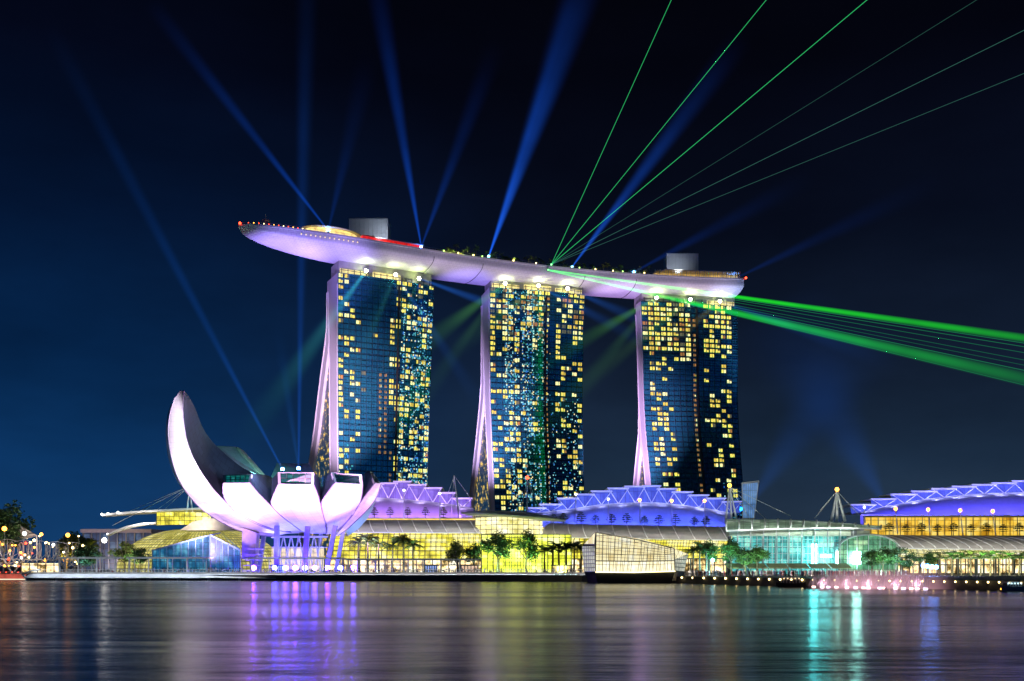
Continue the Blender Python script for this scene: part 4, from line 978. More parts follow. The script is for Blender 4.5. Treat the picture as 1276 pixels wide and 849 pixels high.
# central atrium with oval canopy
c = PZ(650, 415, GZ)
r = empty('mall_atrium', c, 'bulging yellow glass atrium of the mall under an oval grey canopy', 'atrium')
m = MB(); rows, uvs = [], []
for i in range(11):
    t = i / 10; a = t * math.pi / 2 * .9; rows.append([]); uvs.append([])
    for k in range(31):
        px = 600 + 112 * k / 30; q = 1 - ((px - 656) / 60) ** 2 * .25
        D = 412 + 18 * (1 - math.cos(a)) - 8 * q; z = GZ + (zat(667, 425) - GZ) * math.sin(a) / math.sin(math.pi / 2 * .9)
        rows[-1].append(PZ(px, D, z)); uvs[-1].append((k * 1.3, i * 3.0))
m.grid(rows, uvs); m.build('glass_bulge', lit_glass('atrium_glass', (.40, .42, .02), (.85, .95, .08), (1, 1, .40), 1.75, 2.4, 2.0, .07, frame=(.05, .045, .02), line=.09, contrast=1.2), r)
m = MB(); m.path(rows[5], .2); m.path(rows[8], .2); m.path(rows[10], .3)
for k in range(0, 31, 2): m.path([rw[k] for rw in rows], .13, 4)
m.build('glazing_bars', grey_metal, r)
m = MB(); z0, z1 = zat(666, 428), zat(645, 428)
arc = [PZ(592 + 84 * k / 16, 432 - 10 * math.sin(math.pi * k / 16), 0) for k in range(17)]
m.grid([[Vector((p.x, p.y, z)) for p in arc] for z in (z0, z1)], [[(k * 1.9, z) for k in range(17)] for z in (0, z1 - z0)], smooth=False); m.build('upper_glass', yel2, r)
cc = P(640, 645, 426); t_, n_ = Vector((1, 0, 0)), Vector((0, 1, 0))
m = MB(); O = lambda a, b, z, dx=0: [cc + Vector((dx + a * math.cos(2 * math.pi * k / 36), b * math.sin(2 * math.pi * k / 36), z + 1.6 * (a * math.cos(2 * math.pi * k / 36) / -22))) for k in range(36)]
m.grid([O(1, 1, -.3), O(20, 12, -.3), O(23, 14, .0), O(23, 14, .5), O(14, 8, 2.0), O(.5, .5, 2.6)], closed=True); m.build('canopy', mat('canopy_panel', (.30, .31, .28), .5), r)
m = MB()
for k in range(9): a = .35 + k * .3; m.bar(cc + Vector((4 * math.cos(a), -3 * math.sin(a), 2.4)), cc + Vector((22 * math.cos(a), -13 * math.sin(a), .6)), .25)
m.build('canopy_ribs', white_metal, r)

# ------------------------------------------------------------------ curved exhibition roofs with zigzag trusses
vio_glass = lit_glass('truss_glass_violet', (.10, .05, .40), (.26, .17, .70), (.6, .48, 1), .34, 2.4, 6, .1, frame=(.1, .08, .2), line=.08)
blu_glass = lit_glass('truss_glass_blue', (.03, .06, .45), (.09, .17, .80), (.3, .42, 1), .36, 2.4, 6, .1, frame=(.05, .06, .2), line=.08)
def expo(label, D, base_y, arc, slabs, light, glass, lightn, back=30, lean=12):
    a0, a1 = arc[0][0], arc[-1][0]
    base = empty('exhibition_hall', PZ((a0 + a1) / 2, D, GZ), label, 'exhibition hall')
    yy = lambda px: interp(arc, px)
    by = (lambda px: base_y[0] + (base_y[1] - base_y[0]) * (px - a0) / (a1 - a0))
    m = MB(); rows = []; K = 40
    for i in range(7):
        t = i / 6; rows.append([])
        for k in range(K + 1):
            px = a0 + (a1 - a0) * k / K; Dd = D + lean * t; y = by(px) + (yy(px) - by(px)) * math.sin(t * math.pi / 2) ** .9
            rows[-1].append(P(px, y, Dd))
    m.grid(rows)
    m.grid([rows[-1], [p + Vector((0, back, 1.0)) for p in rows[-1]]])
    m.build('roof', mat('membrane', (.55, .54, .62), .6, var=.05), base)
    m = MB(); m.path(rows[-1], .3); m.build('roof_edge', white_metal, base); m = MB(); m.path(rows[0], .35); m.build('roof_edge', white_metal, base)
    # lower wall
    m = MB(); m.quad(PZ(a0, D, GZ), PZ(a1, D, GZ), rows[0][-1], rows[0][0]); m.build('base_wall', concrete, base)
    Dt = D + lean - .5
    strip_m = emis('roof_strip', tuple(.45 + .55 * c for c in light[1]), 0.8, .2, .2)
    for i, (s0, s1, sy) in enumerate(slabs):
        a, b = P(s0, sy, Dt - 2), P(s1, sy, Dt - 2)
        m = MB(); m.prism([a, b, b + Vector((0, 16, 0)), a + Vector((0, 16, 0))], (0, 0, .7)); m.build('roof_slab', white_metal, base); m = MB(); m.bar(a + Vector((0, -.3, .35)), b + Vector((0, -.3, .35)), .35, .5); m.build('light_strip', strip_m, base)
        mid = (s0 + s1) / 2
        f0, f1, fm = [P(q, min(by(q), yy(min(max(q, a0), a1))), Dt - .4) for q in (s0 + 2, s1 - 2, mid)]
        m = MB(); m.bar(a + Vector((.6, 0, 0)), fm, .28); m.bar(b + Vector((-.6, 0, 0)), fm, .28); m.build('truss', white_metal, base)
        w = (b - a).length; m = MB(); h0 = (a - f0).z; h1 = (b - f1).z
        m.quad(f0 + Vector((0, 1, 0)), f1 + Vector((0, 1, 0)), b + Vector((-.7, 3, 0)), a + Vector((.7, 3, 0)), uv=[(0, 0), (w, 0), (w, h1), (0, h0)]); m.build('clerestory', glass, base)
    for k in range(lightn):
        px = a0 + (a1 - a0) * (k + .5) / lightn
        spot('roof_wash', P(px, by(px) - 2.5, D - 9), P(px, (yy(px) + by(px)) / 2 - 4, D + lean * .6), light[0], light[1], 130, .9, .5)
        spot('truss_wash', P(px, yy(px) - .5, D + lean - 7), P(px, yy(px) - 10, D + lean - 1), light[0] * .28, tuple(.4 + .6 * c for c in light[1]), 150, .9, .5)
    return base
expo('violet lit curved exhibition roof between the museum and the middle tower', 470, (646, 648), [(430, 618), (470, 621), (490, 622), (530, 625), (560, 629), (590, 634)],
     [(456, 478, 604), (473, 495, 603), (490, 513, 601), (508, 532, 605), (528, 551, 609), (546, 568, 615), (564, 589, 622)], (1.25e4, (.48, .20, 1)), vio_glass, 6)
expo('blue lit curved exhibition roof between the middle tower and the glass pillar', 475, (656, 656.6), [(664, 640), (685, 638), (710, 635), (750, 629), (790, 627), (822, 627), (850, 630), (880, 634), (910, 640)],
     [(656, 681, 634), (672, 701, 629.5), (694, 721, 622), (716, 741, 617), (736, 763, 613), (757, 784, 609.5), (778, 805, 607), (800, 824, 606.5), (819, 844, 610), (838, 864, 614), (858, 884, 618), (880, 905, 622), (900, 925, 626)], (1.25e4, (.07, .11, 1)), blu_glass, 10)
expo('blue and violet exhibition roof rising in steps toward the right edge', 440, (642, 643), [(1072, 641), (1084, 637), (1100, 632.5), (1125, 628), (1150, 623), (1175, 620), (1205, 617), (1240, 615), (1290, 614), (1340, 613)],
     [(1060, 1092, 630), (1086, 1117, 623), (1111, 1143, 617), (1136, 1168, 613.3), (1161, 1192, 610), (1186, 1217, 607.3), (1211, 1242, 605), (1236, 1267, 603), (1261, 1292, 600.5), (1286, 1320, 598)], (1.7e4, (.08, .07, 1)), blu_glass, 10, lean=16)
# gold terrace under the right hand roof
r = empty('terrace_block', PZ(1190, 425, GZ), 'gold lit terrace storey beneath the rightmost exhibition roof', 'terrace')
z0, z1 = zat(669, 425), zat(645, 425); xa, xb = PZ(1076, 425, 0).x, PZ(1340, 425, 0).x
m = MB(); m.quad((xa, 425, z0), (xb, 425, z0), (xb, 425, z1), (xa, 425, z1), uv=[(0, 0), (xb - xa, 0), (xb - xa, z1 - z0), (0, z1 - z0)]); m.build('glass_wall', gold, r)
m = MB(); m.box(xa, xb, 405, 425, z0 - .6, z0 - .1); m.box(xa, xb, 416, 426, z1, z1 + .5); m.build('slab', concrete, r)
m = MB()
for k in range(30): x = xa + (xb - xa) * k / 29; m.bar((x, 424.6, z0), (x, 424.6, z1), .25)
m.bar((xa, 424.5, (z0 + z1) / 2), (xb, 424.5, (z0 + z1) / 2), .4); m.build('mullions', grey_metal, r)
m = MB(); m.box(xa, xb, 404, 424, GZ, z0 - .6); m.build('base', concrete, r)
# roof terraces of the two other halls
for (a, b, y, D, lab) in ((430, 600, 645.5, 455, 'narrow planted roof terrace in front of the violet exhibition roof'), (668, 906, 656.5, 458, 'narrow planted roof terrace in front of the blue exhibition roof')):
    xa, xb = PZ(a, D, 0).x, PZ(b, D, 0).x; z = zat(y, D); r = empty('roof_terrace', ((xa + xb) / 2, D, z), lab, 'terrace')
    m = MB(); m.box(xa, xb, D - 6, D + 12, z - 2.0, z - .2); m.build('slab', concrete, r)
    m = MB(); m.bar((xa, D - 6.2, z - 1), (xb, D - 6.2, z - 1), .4, .5); m.build('light_strip', emis('strip_gold', (1, .7, .15), 1.6, .5, .2), r)
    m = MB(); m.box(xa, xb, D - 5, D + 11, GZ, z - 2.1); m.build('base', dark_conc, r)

# ------------------------------------------------------------------ crystal pavilion on the water
c = PZ(790, 292, 0)
r = empty('crystal_pavilion', c, 'faceted crystal glass pavilion glowing cream on a dark base in the water', 'pavilion')
cry = lit_glass('crystal_glass', (.75, .58, .25), (1, .88, .50), (1, 1, .86), 1.05, 1.9, 1.9, .12, frame=(.16, .14, .08), line=.07, contrast=.8)
cry2 = lit_glass('crystal_glass_base', (.9, .72, .35), (1, .92, .6), (1, 1, .9), 1.25, 2.0, 2.2, .3, frame=(.2, .16, .08), line=.05)
crn = lit_glass('crystal_net', (.35, .36, .30), (.62, .62, .5), (.9, .9, .72), .8, 1.2, 1.2, .2, frame=(.45, .45, .4), line=.2)
Q = lambda px, py, D: P(px, py, D)
a0, a1, a2, a3 = Q(742, 663.5, 290), Q(796, 673, 287), Q(840, 683.5, 290), Q(841, 711, 289)
b0_, b1_, b2_ = Q(742, 713, 289), Q(790, 713.5, 286), Q(841, 712, 289)
m = MB(); lerpz = lambda a, b, t: a + (b - a) * t
mid0, mid1, mid2 = lerpz(b0_, a0, .28), lerpz(b1_, a1, .34), lerpz(b2_, a2, .46)
gquad(m, [mid0, mid1, a1, a0]); gquad(m, [mid1, mid2, a2, a1]); m.build('upper_glass', cry, r)
m = MB(); gquad(m, [b0_, b1_, mid1, mid0]); gquad(m, [b1_, b2_, mid2, mid1]); m.build('lower_glass', cry2, r)
m = MB(); gquad(m, [Q(728, 713, 296), b0_, Q(741, 681, 291), Q(725, 681, 297)]); m.build('side_facet', crn, r)
m = MB(); gquad(m, [b2_, Q(852.5, 713, 296), Q(857.5, 690.5, 297), Q(841, 697, 290)]); m.build('side_facet', crn, r)
m = MB(); gquad(m, [a2, Q(857.5, 690.5, 297), Q(850, 690, 308), Q(800, 672, 312)]); gquad(m, [a0, a1, Q(800, 672, 312), Q(745, 668, 312)]); gquad(m, [a1, a2, Q(850, 690, 308), Q(800, 672, 312)]); m.build('roof', cry, r)
gquad_f = MB(); gquad(gquad_f, [Q(725, 681, 297), Q(741, 681, 291), a0, Q(745, 668, 312)]); gquad_f.build('facet', cry, r); gquad_f = MB(); gquad(gquad_f, [mid2, Q(841, 697, 290), Q(857, 690.5, 297), a2]); gquad_f.build('facet', cry, r)
m = MB()
for k in range(1, 11): m.bar(lerpz(b0_, b1_, k / 11), lerpz(a0, a1, k / 11), .12); m.bar(lerpz(b1_, b2_, k / 11), lerpz(a1, a2, k / 11), .12)
for k in range(1, 7): m.bar(lerpz(mid0, a0, k / 7), lerpz(mid1, a1, k / 7), .1); m.bar(lerpz(mid1, a1, k / 7), lerpz(mid2, a2, k / 7), .1)
for p, q in ((a0, a1), (a1, a2), (b0_, a0), (mid0, mid1), (mid1, mid2), (a0, Q(741, 681, 291)), (b2_, a2)): m.bar(p, q, .3)
m.build('frame', mat('crystal_frame', (.35, .33, .25), .4, .4), r)
m = MB(); top = [Q(728, 713, 296), b0_, b1_, b2_, Q(852.5, 713, 296)]; bot = [PZ(735, 297, -1), PZ(745, 291, -1), PZ(790, 288, -1), PZ(836, 291, -1), PZ(848, 297, -1)]
m.grid([top, bot], smooth=False); bk = [PZ(735, 314, -1), PZ(848, 314, -1)]; m.poly([top[0], bot[0], bk[0], PZ(728, 314, top[0].z)]); m.poly([top[-1], bot[-1], bk[1], PZ(852, 314, top[0].z)]); m.poly(top + [PZ(852, 314, top[0].z), PZ(728, 314, top[0].z)])
m.build('base', mat('base_dark', (.06, .065, .07), .5), r)
m = MB(); m.prism([Q(842, 712, 288.5), Q(852, 713, 292), Q(848, 724, 292), Q(838, 724, 288.5)], (0, 1, 0)); m.build('corner_panel', white_metal, r)
m = MB(); m.bar(b0_ + Vector((0, -.3, 0)), b1_ + Vector((0, -.3, 0)), .25); m.bar(b1_ + Vector((0, -.3, 0)), b2_ + Vector((0, -.3, 0)), .25); m.build('light_strip', emis('strip_warm', (1, .85, .4), 4), r)

# ------------------------------------------------------------------ event plaza: curved canopies over a cyan glass hall
c = PZ(985, 365, GZ)
r = empty('event_hall', c, 'glass event hall glowing cyan and green under a wide curved canopy', 'hall')
xa, xb = PZ(912, 368, 0).x, PZ(1058, 360, 0).x
m = MB(); zt = zat(664, 365); m.quad((xa, 368, GZ), (xb, 360, GZ), (xb, 360, zt), (xa, 368, zt), uv=[(0, 0), (xb - xa, 0), (xb - xa, zt - GZ), (0, zt - GZ)]); m.build('glass_wall', cyan_glass, r)
m = MB()
for k in range(24): x = xa + (xb - xa) * k / 23; y = 368 - 8 * k / 23 - .3; m.bar((x, y, GZ), (x, y, zt), .18)
for k in range(1, 6): z = GZ + (zt - GZ) * k / 6; m.bar((xa, 367.6, z), (xb, 359.6, z), .14)
m.build('mullions', white_metal, r)
def cyl_roof(m, px0, px1, D0, D1, yt0, yt1, yb0, yb1, back=28, K=24, out=0.0, bow=0.0):
    rows = []
    for i in range(9):
        t = i / 8; row = []
        for k in range(K + 1):
            u = k / K; D = D0 + (D1 - D0) * u; zt_ = zat(yt0 + (yt1 - yt0) * u - bow * math.sin(math.pi * u), D + back); zb_ = zat(yb0 + (yb1 - yb0) * u - bow * .6 * math.sin(math.pi * u), D)
            a = t * math.pi / 2; row.append(PZ(px0 + (px1 - px0) * u, D + back * (1 - math.cos(a)), zb_ + (zt_ - zb_) * math.sin(a) + out))
        rows.append(row)
    return rows
rows = cyl_roof(None, 905, 1098, 352, 352, 648, 657, 662, 659, bow=3)
m = MB(); m.grid(rows, [[(k * 2.3, i * 2.2) for k in range(25)] for i in range(9)]); m.build('canopy', canopy_glass, r)
m = MB()
for k in range(0, 25, 2): m.path([rw[max(0, k - 0)] + Vector((0, 0, .3)) for rw in rows], .34, 6)
m.path(rows[0], .45); m.path(rows[-1], .3); m.path(rows[4], .18); m.build('canopy_rib', white_metal, r)
m = MB()
for k in range(10): p = rows[0][2 + k * 2]; m.tube((p.x, p.y + 3, GZ), (p.x, p.y + 2, p.z), .3, .22)
m.build('column', white_metal, r)
# stair/terrace bands lit green below the canopy
m = MB(); m.box(xa - 4, xb + 6, 355, 360, zt - 1.5, zt + .6); m.build('balcony', mat('balcony', (.45, .5, .42), .5), r)
for k in range(6):
    _x = PZ(915 + k * 33, 330, 0).x; spot('canopy_wash', (_x, 347, 19.5), (_x + 2, 372, 27), 4e3, (.85, 1, .85), 130, 1, .3)
# screens
m = MB(); scr = lambda p0, p1, y0, y1, D: m.quad(P(p0, y1, D), P(p1, y1, D), P(p1, y0, D), P(p0, y0, D))
scr(1043, 1059, 688, 703, 356); m.build('screen', emis('screen_white', (.40, 1, .85), 55), r)
m = MB(); m.box(P(1041, 0, 357).x, P(1061, 0, 357).x, 357, 358.5, zat(705, 357), zat(676, 357)); m.box(P(1058, 0, 357).x, P(1064, 0, 357).x, 354, 360, GZ, zat(662, 357)); m.build('screen_frame', grey_metal, r)
m = MB(); scr(1011, 1018, 678, 704, 357); m.build('screen', emis('screen_cyan', (.12, .9, .9), 45), r)
m = MB(); scr(1043, 1058, 678, 685, 356); m.build('screen', emis('screen_blue', (.2, .7, .9), 1.1), r)
m = MB(); scr(1022, 1036, 691, 695, 357); m.build('screen', bpy.data.materials['screen_cyan'], r)
m = MB()
for k in range(6):
    x0, x1 = PZ(905 + k * 26, 340, 0).x, PZ(929 + k * 26, 340, 0).x; a = Vector((x0, 338, zat(708.5, 340))); m.prism([a, a + Vector((x1 - x0, 0, 0)), a + Vector(((x1 - x0), 5, 1.6)), a + Vector((0, 5, 1.6))], (0, 0, .2))
m.build('sunshade', mat('shade_fabric', (.5, .5, .25), .7), r)
# arched glass vault to the right
r = empty('arched_hall', PZ(1083, 352, GZ), 'small arched glass vault with a bright white screen right of the event hall', 'hall')
m = MB(); cx, w, D = (PZ(1082, 352, 0).x), 7.0, 352; zc = zat(684, D); pts = [Vector((cx + (w + 4) * math.cos(a) , D, zc + (zat(667, D) - zc) * math.sin(a))) for a in [math.pi - math.pi * k / 16 for k in range(17)]]
ring = [Vector((pts[0].x, D, GZ))] + pts + [Vector((pts[-1].x, D, GZ))]
gquad(m, ring); m.build('glass_wall', lit_glass('vault_glass', (.02, .12, .06), (.12, .4, .2), (.6, .9, .5), .9, 1.8, 1.8, .2, frame=(.03, .05, .03), line=.1), r)
m = MB(); m.grid([pts, [p + Vector((3, 26, 0)) for p in pts]]); m.build('vault', roof_grey, r)
m = MB(); m.path([p + Vector((0, -.3, .2)) for p in pts], .4)
for k in range(2, 16, 2): m.bar(Vector((pts[k].x, D - .2, GZ)), pts[k] + Vector((0, -.2, 0)), .16)
m.build('frame', white_metal, r)
m = MB(); scr(1063, 1072.5, 688, 703, 350); m.build('screen', bpy.data.materials['screen_white'], r)

# ------------------------------------------------------------------ glass pillar
r = empty('glass_pillar', PZ(933, 420, GZ), 'leaning blue glass tower block standing right of the blue roof', 'tower')
a, b, c_, d_ = P(925.7, 646, 420), P(940, 646, 420), P(945, 601, 420), P(924.6, 603.5, 420)
m = MB(); gquad(m, [a, b, c_, d_]); gquad(m, [b, b + Vector((2, 10, 0)), c_ + Vector((2, 10, 0)), c_]); m.build('glass', lit_glass('pillar_glass', (.05, .14, .4), (.12, .3, .7), (.3, .55, .9), .6, .8, 6, .3, frame=(.2, .3, .5), line=.25), r)
m = MB(); m.bar(d_ + Vector((-.3, 0, .3)), c_ + Vector((.3, 0, .3)), .8); m.bar(a, d_, .3); m.bar(b, c_, .3); m.build('frame', white_metal, r)
m = MB(); m.box(a.x, b.x, 420, 430, GZ, a.z); m.build('base', concrete, r)

# ------------------------------------------------------------------ masts with stays
def amast(px, ytop, feet, stays, D, label, red=True, r0=.45):
    top = P(px, ytop, D); r = empty('stay_mast', PZ(px, D, zat(feet[0][1], D)), label, 'mast')
    m = MB()
    for (fx, fy) in feet: m.tube(P(fx, fy, D), top, r0, r0 * .55, 8)
    m.build('mast', white_metal, r)
    for (fx, fy) in stays: m = MB(); m.tube(top, P(fx, fy, D + 6), .11, .11, 5); m.build('cable', white_metal, r)
    if red: m = MB(); m.ball(top + Vector((0, 0, .6)), .8); m.build('lamp', red_lamp if red == 1 else orange_lamp, r)
    return r
amast(909, 607, [(904, 652), (912, 652), (921, 661)], [(960, 652), (985, 643), (940, 655)], 372, 'leaning white mast with an orange lamp in front of the glass pillar', 2)
amast(1043, 612, [(1036, 650), (1043, 650), (1053, 650)], [(1022, 636), (1064, 636), (1070, 641), (1015, 646)], 372, 'white tripod mast with an orange lamp on the event hall canopy', 2, .6)
amast(566, 593, [(573, 648)], [(558, 616), (584, 618), (589, 624), (562, 640)], 462, 'slim white stay mast beside the right end of the violet roof', 0)
amast(657, 597, [(656.5, 640)], [(650, 634), (668, 634), (674, 637)], 432, 'stay mast with a red lamp behind the atrium canopy', 1)
amast(236, 606, [(233, 640), (240, 640)], [(162, 637), (174, 637), (196, 635), (206, 634), (140, 655)], 446, 'stay mast behind the museum crescent carrying long cables to the winged roof', 0)
def lpole(px, pxt, y0, y1, D, red, label):
    r = empty('light_mast', P(px, y1, D), label, 'light mast', 'light masts along the roof terraces')
    m = MB(); m.tube(P(px, y1, D), P(pxt, y0, D), .3, .16, 7); m.build('pole', white_metal, r)
    m = MB(); m.ball(P(pxt, y0 - .8, D - .3), .75 if red else .45); m.build('lamp', orange_lamp if red else white_lamp, r)
PL = [(503.4, 503.4, 612, 647, 448, 0, 'tall light mast before the left half of the violet roof'), (548, 548, 616, 649, 448, 0, 'tall light mast before the right half of the violet roof'),
      (717.6, 717.6, 617, 657, 450, 0, 'light mast at the left end of the blue roof'), (758.4, 758, 623, 657, 450, 0, 'second light mast from the left before the blue roof, no red lamp'),
      (797.6, 797, 624, 658, 450, 1, 'red tipped light mast before the middle of the blue roof'), (837.5, 837, 625, 659, 450, 1, 'second red tipped light mast from the left before the blue roof'), (878.5, 878, 625, 660, 450, 1, 'rightmost red tipped light mast before the blue roof'),
      (1078, 1077, 633, 652, 420, 0, 'white light mast at the left end of the gold terrace'), (1118.5, 1116, 635, 665, 410, 1, 'first red tipped light mast from the left on the gold terrace'), (1159, 1156.5, 636, 667, 410, 1, 'second red tipped light mast from the left on the gold terrace'),
      (1200, 1196.5, 637, 668, 410, 1, 'third red tipped light mast from the left on the gold terrace'), (1241, 1237, 638, 669, 410, 1, 'fourth red tipped light mast from the left on the gold terrace')]
for a in PL: lpole(*a)

# ------------------------------------------------------------------ far left: domed theatre, winged roof, low block, bridge
r = empty('domed_theatre', PZ(225, 450, GZ), 'gridded yellow glass dome with a winged flat roof behind the museum', 'theatre')
dome = lit_glass('dome_glass', (.20, .19, .02), (.62, .56, .12), (1, .92, .38), 1.0, 2.0, 1.6, .08, frame=(.16, .15, .08), line=.16, contrast=.8)
m = MB(); cx = PZ(252, 470, 0).x; rows, uvs = [], []
for i in range(13):
    a = math.pi / 2 * i / 12; rows.append([]); uvs.append([])
    for k in range(41):
        b = math.pi * k / 40; rows[-1].append(Vector((cx - 40 * math.cos(b) * math.cos(a) ** .8, 470 - 34 * math.sin(b) * math.cos(a), GZ + 21.5 * math.sin(a)))); uvs[-1].append((k * 3.0, i * 2.6))
m.grid(rows, uvs); m.build('dome', dome, r)
m = MB()
for k in range(0, 41, 2): m.path([rw[k] for rw in rows[::2]], .16, 4)
for i in (2, 4, 6, 8, 10): m.path(rows[i][::2], .13, 4)
m.build('dome_grid', mat('dome_bar', (.4, .4, .3), .5), r)
z0, z1 = zat(655, 448), zat(639, 448); xa, xb = PZ(194, 448, 0).x, PZ(262, 448, 0).x
m = MB(); arc = [Vector((xa + (xb - xa) * k / 12, 449 - 5 * math.sin(math.pi * k / 12), 0)) for k in range(13)]
m.grid([[Vector((p.x, p.y, z)) for p in arc] for z in (z0, z1)], [[(k * 2.1, z) for k in range(13)] for z in (0, z1 - z0)], smooth=False); m.build('upper_glass', yel, r)
def wing(pts, Ds, th, w, nm):
    m = MB(); up = [P(x, y, D) for (x, y), D in zip(pts, Ds)]
    for sg in (0, 1): m.grid([up, [p + Vector((0, w * (.3 + .7 * k / (len(up) - 1)), 0)) for k, p in enumerate(up)]] if sg == 0 else [[p - Vector((0, 0, th)) for p in up], [p + Vector((0, w * (.3 + .7 * k / (len(up) - 1)), -th)) for k, p in enumerate(up)]])
    m.grid([up, [p - Vector((0, 0, th)) for p in up]]); return m.build(nm, white_metal, r)
wing([(126.5, 641), (140, 639.5), (160, 637.5), (190, 635.5), (220, 634), (250, 632.5), (272, 633)], [442] * 7, .9, 20, 'wing_roof')
wing([(133, 666), (145, 660), (160, 655), (178, 651.5), (194, 650.5)], [440] * 5, .8, 8, 'wing_roof')
m = MB(); m.prism([P(224, 661, 432), P(240, 650, 432), P(262, 646, 432), P(286, 646, 432), P(290, 661, 432)], (0, 14, 0)); m.build('side_roof', mat('pale_roof', (.5, .46, .47), .5), r)
for k, (x, y) in enumerate(((127, 641), (134.5, 640), (147, 638.6), (134, 666))):
    m = MB(); m.ball(P(x, y, 441), .45); m.build('wing_lamp', white_lamp, r)
spot('roof_wash', P(180, 660, 436), P(170, 640, 446), 1.2e4, (1, .9, .8), 150, .9, .5); spot('roof_wash', P(240, 655, 420), P(240, 636, 446), 1.5e4, (1, .85, .6), 150, .9, .5)

r = empty('office_block', PZ(134, 600, GZ), 'low block with bluish glass and a pale roof left of the dome', 'building')
xa, xb = PZ(104, 600, 0).x, PZ(190, 600, 0).x; zt = zat(664, 600)
m = MB(); m.quad((xa, 600, GZ), (xb, 600, GZ), (xb, 600, zt), (xa, 600, zt), uv=[(0, 0), (xb - xa, 0), (xb - xa, zt), (0, zt)]); m.quad((xa, 640, GZ), (xa, 600, GZ), (xa, 600, zt), (xa, 640, zt), uv=[(0, 0), (40, 0), (40, zt), (0, zt)])
m.build('glass_wall', lit_glass('office_glass', (.005, .02, .06), (.02, .06, .16), (.12, .22, .36), .7, 4, 5, .1, frame=(.05, .05, .07), line=.1), r)
m = MB(); m.box(xa - 1, xb, 598, 640, zt, zat(659.5, 600)); m.build('roof', mat('pinkroof', (.42, .36, .40), .7), r)
m = MB()
for k in range(9): x = xa + (xb - xa) * k / 8; m.bar((x, 599.5, GZ), (x, 599.5, zt), .7)
m.build('columns', grey_metal, r)
spot('roof_wash', (xa + 10, 570, 4), (xa + 20, 600, 25), 3e4, (1, .8, .85), 120, .9, 1)

# helix footbridge
r = empty('helix_bridge', PZ(40, 440, GZ), 'double helix steel footbridge with many small coloured lamps at the left edge', 'footbridge')
m1, m2, m3 = MB(), MB(), MB(); ax = lambda t: P(-60 + 168 * t, 688 + 5 * t, 395 + 70 * t)
def hel(t, ph, rad): c = ax(t); a = t * 46 + ph; return c + Vector((0, rad * math.cos(a), rad * math.sin(a)))
K = 260
for ph in (0, math.pi): m1.path([hel(k / K, ph, 5.2) for k in range(K + 1)], .22, 5)
for ph in (.8, 3.9): m1.path([hel(1 - k / K, ph, 4.2) for k in range(K + 1)], .14, 5)
for k in range(0, K, 9): m1.bar(hel(k / K, 0, 5.2), hel(k / K, math.pi, 5.2), .12)
m1.build('helix_tubes', mat('bridge_steel', (.5, .5, .52), .35, .5), r)
m2.prism([ax(0) + Vector((0, -3, -2.6)), ax(1) + Vector((0, -3, -2.6)), ax(1) + Vector((0, 3, -2.6)), ax(0) + Vector((0, 3, -2.6))], (0, 0, .5)); m2.build('deck', concrete, r)
for k in range(7): m3 = MB(); p = ax(.1 + .14 * k); m3.path([Vector((p.x - 4, p.y, GZ)), p + Vector((0, 0, -3)), Vector((p.x + 4, p.y, GZ))], .45); m3.build('pier', grey_metal, r)
for k in range(8): m = MB(); p = ax(.06 + .12 * k) + Vector((0, -1, 5.6)); m.path([p + Vector((-4, 0, 0)), p + Vector((0, 0, .8)), p + Vector((4, 0, 0))], .12); m.bar(p + Vector((0, 0, -8)), p + Vector((0, 0, .8)), .15); m.build('canopy_frame', white_metal, r)
m = MB(); xa_, xb_ = PZ(26, 430, 0).x, PZ(74, 430, 0).x; m.quad((xa_, 430, GZ), (xb_, 430, GZ), (xb_, 430, GZ + 4.4), (xa_, 430, GZ + 4.4), uv=[(0, 0), (17, 0), (17, 4.4), (0, 4.4)]); m.build('lit_undercroft', shops, r)
lm = [red_lamp, orange_lamp, warm_lamp, white_lamp]
rr = random.Random(21)
for k in range(44):
    c = hel(rr.random(), rr.random() * 6.28, 5.3); m = MB(); m.ball(c + Vector((0, -.4, 0)), rr.choice((.35, .45, .6))); m.build('bridge_lamp', lm[rr.choice((0, 1, 1, 2, 2, 3))], r)
spot('roof_wash', PZ(50, 410, 3), P(50, 690, 440), 3.0e4, (1, .8, .65), 150, .9, 1)
rr = random.Random(33)
for k in range(10):
    p = P(rr.uniform(2, 100), rr.uniform(662, 684), rr.uniform(470, 520)); r0_ = empty('path_lamp', Vector((p.x, p.y, GZ)), f'{ordn(k)} small warm lamp on a thin post among those behind the footbridge', 'lamp', 'small warm lamps behind the footbridge')
    m = MB(); m.tube((p.x, p.y, GZ), (p.x, p.y, p.z - .5), .12); m.build('post', grey_metal, r0_); m = MB(); m.ball(p, rr.choice((.4, .5, .7))); m.build('lamp', rr.choice((orange_lamp, warm_lamp, warm_lamp)), r0_)
    r0_['label'] = 'small warm lamp on a thin post behind the footbridge'
spot('tree_light', PZ(82, 530, GZ + 1), P(82, 675, 540), 6e4, (1, .6, .1), 140, .9, .5)
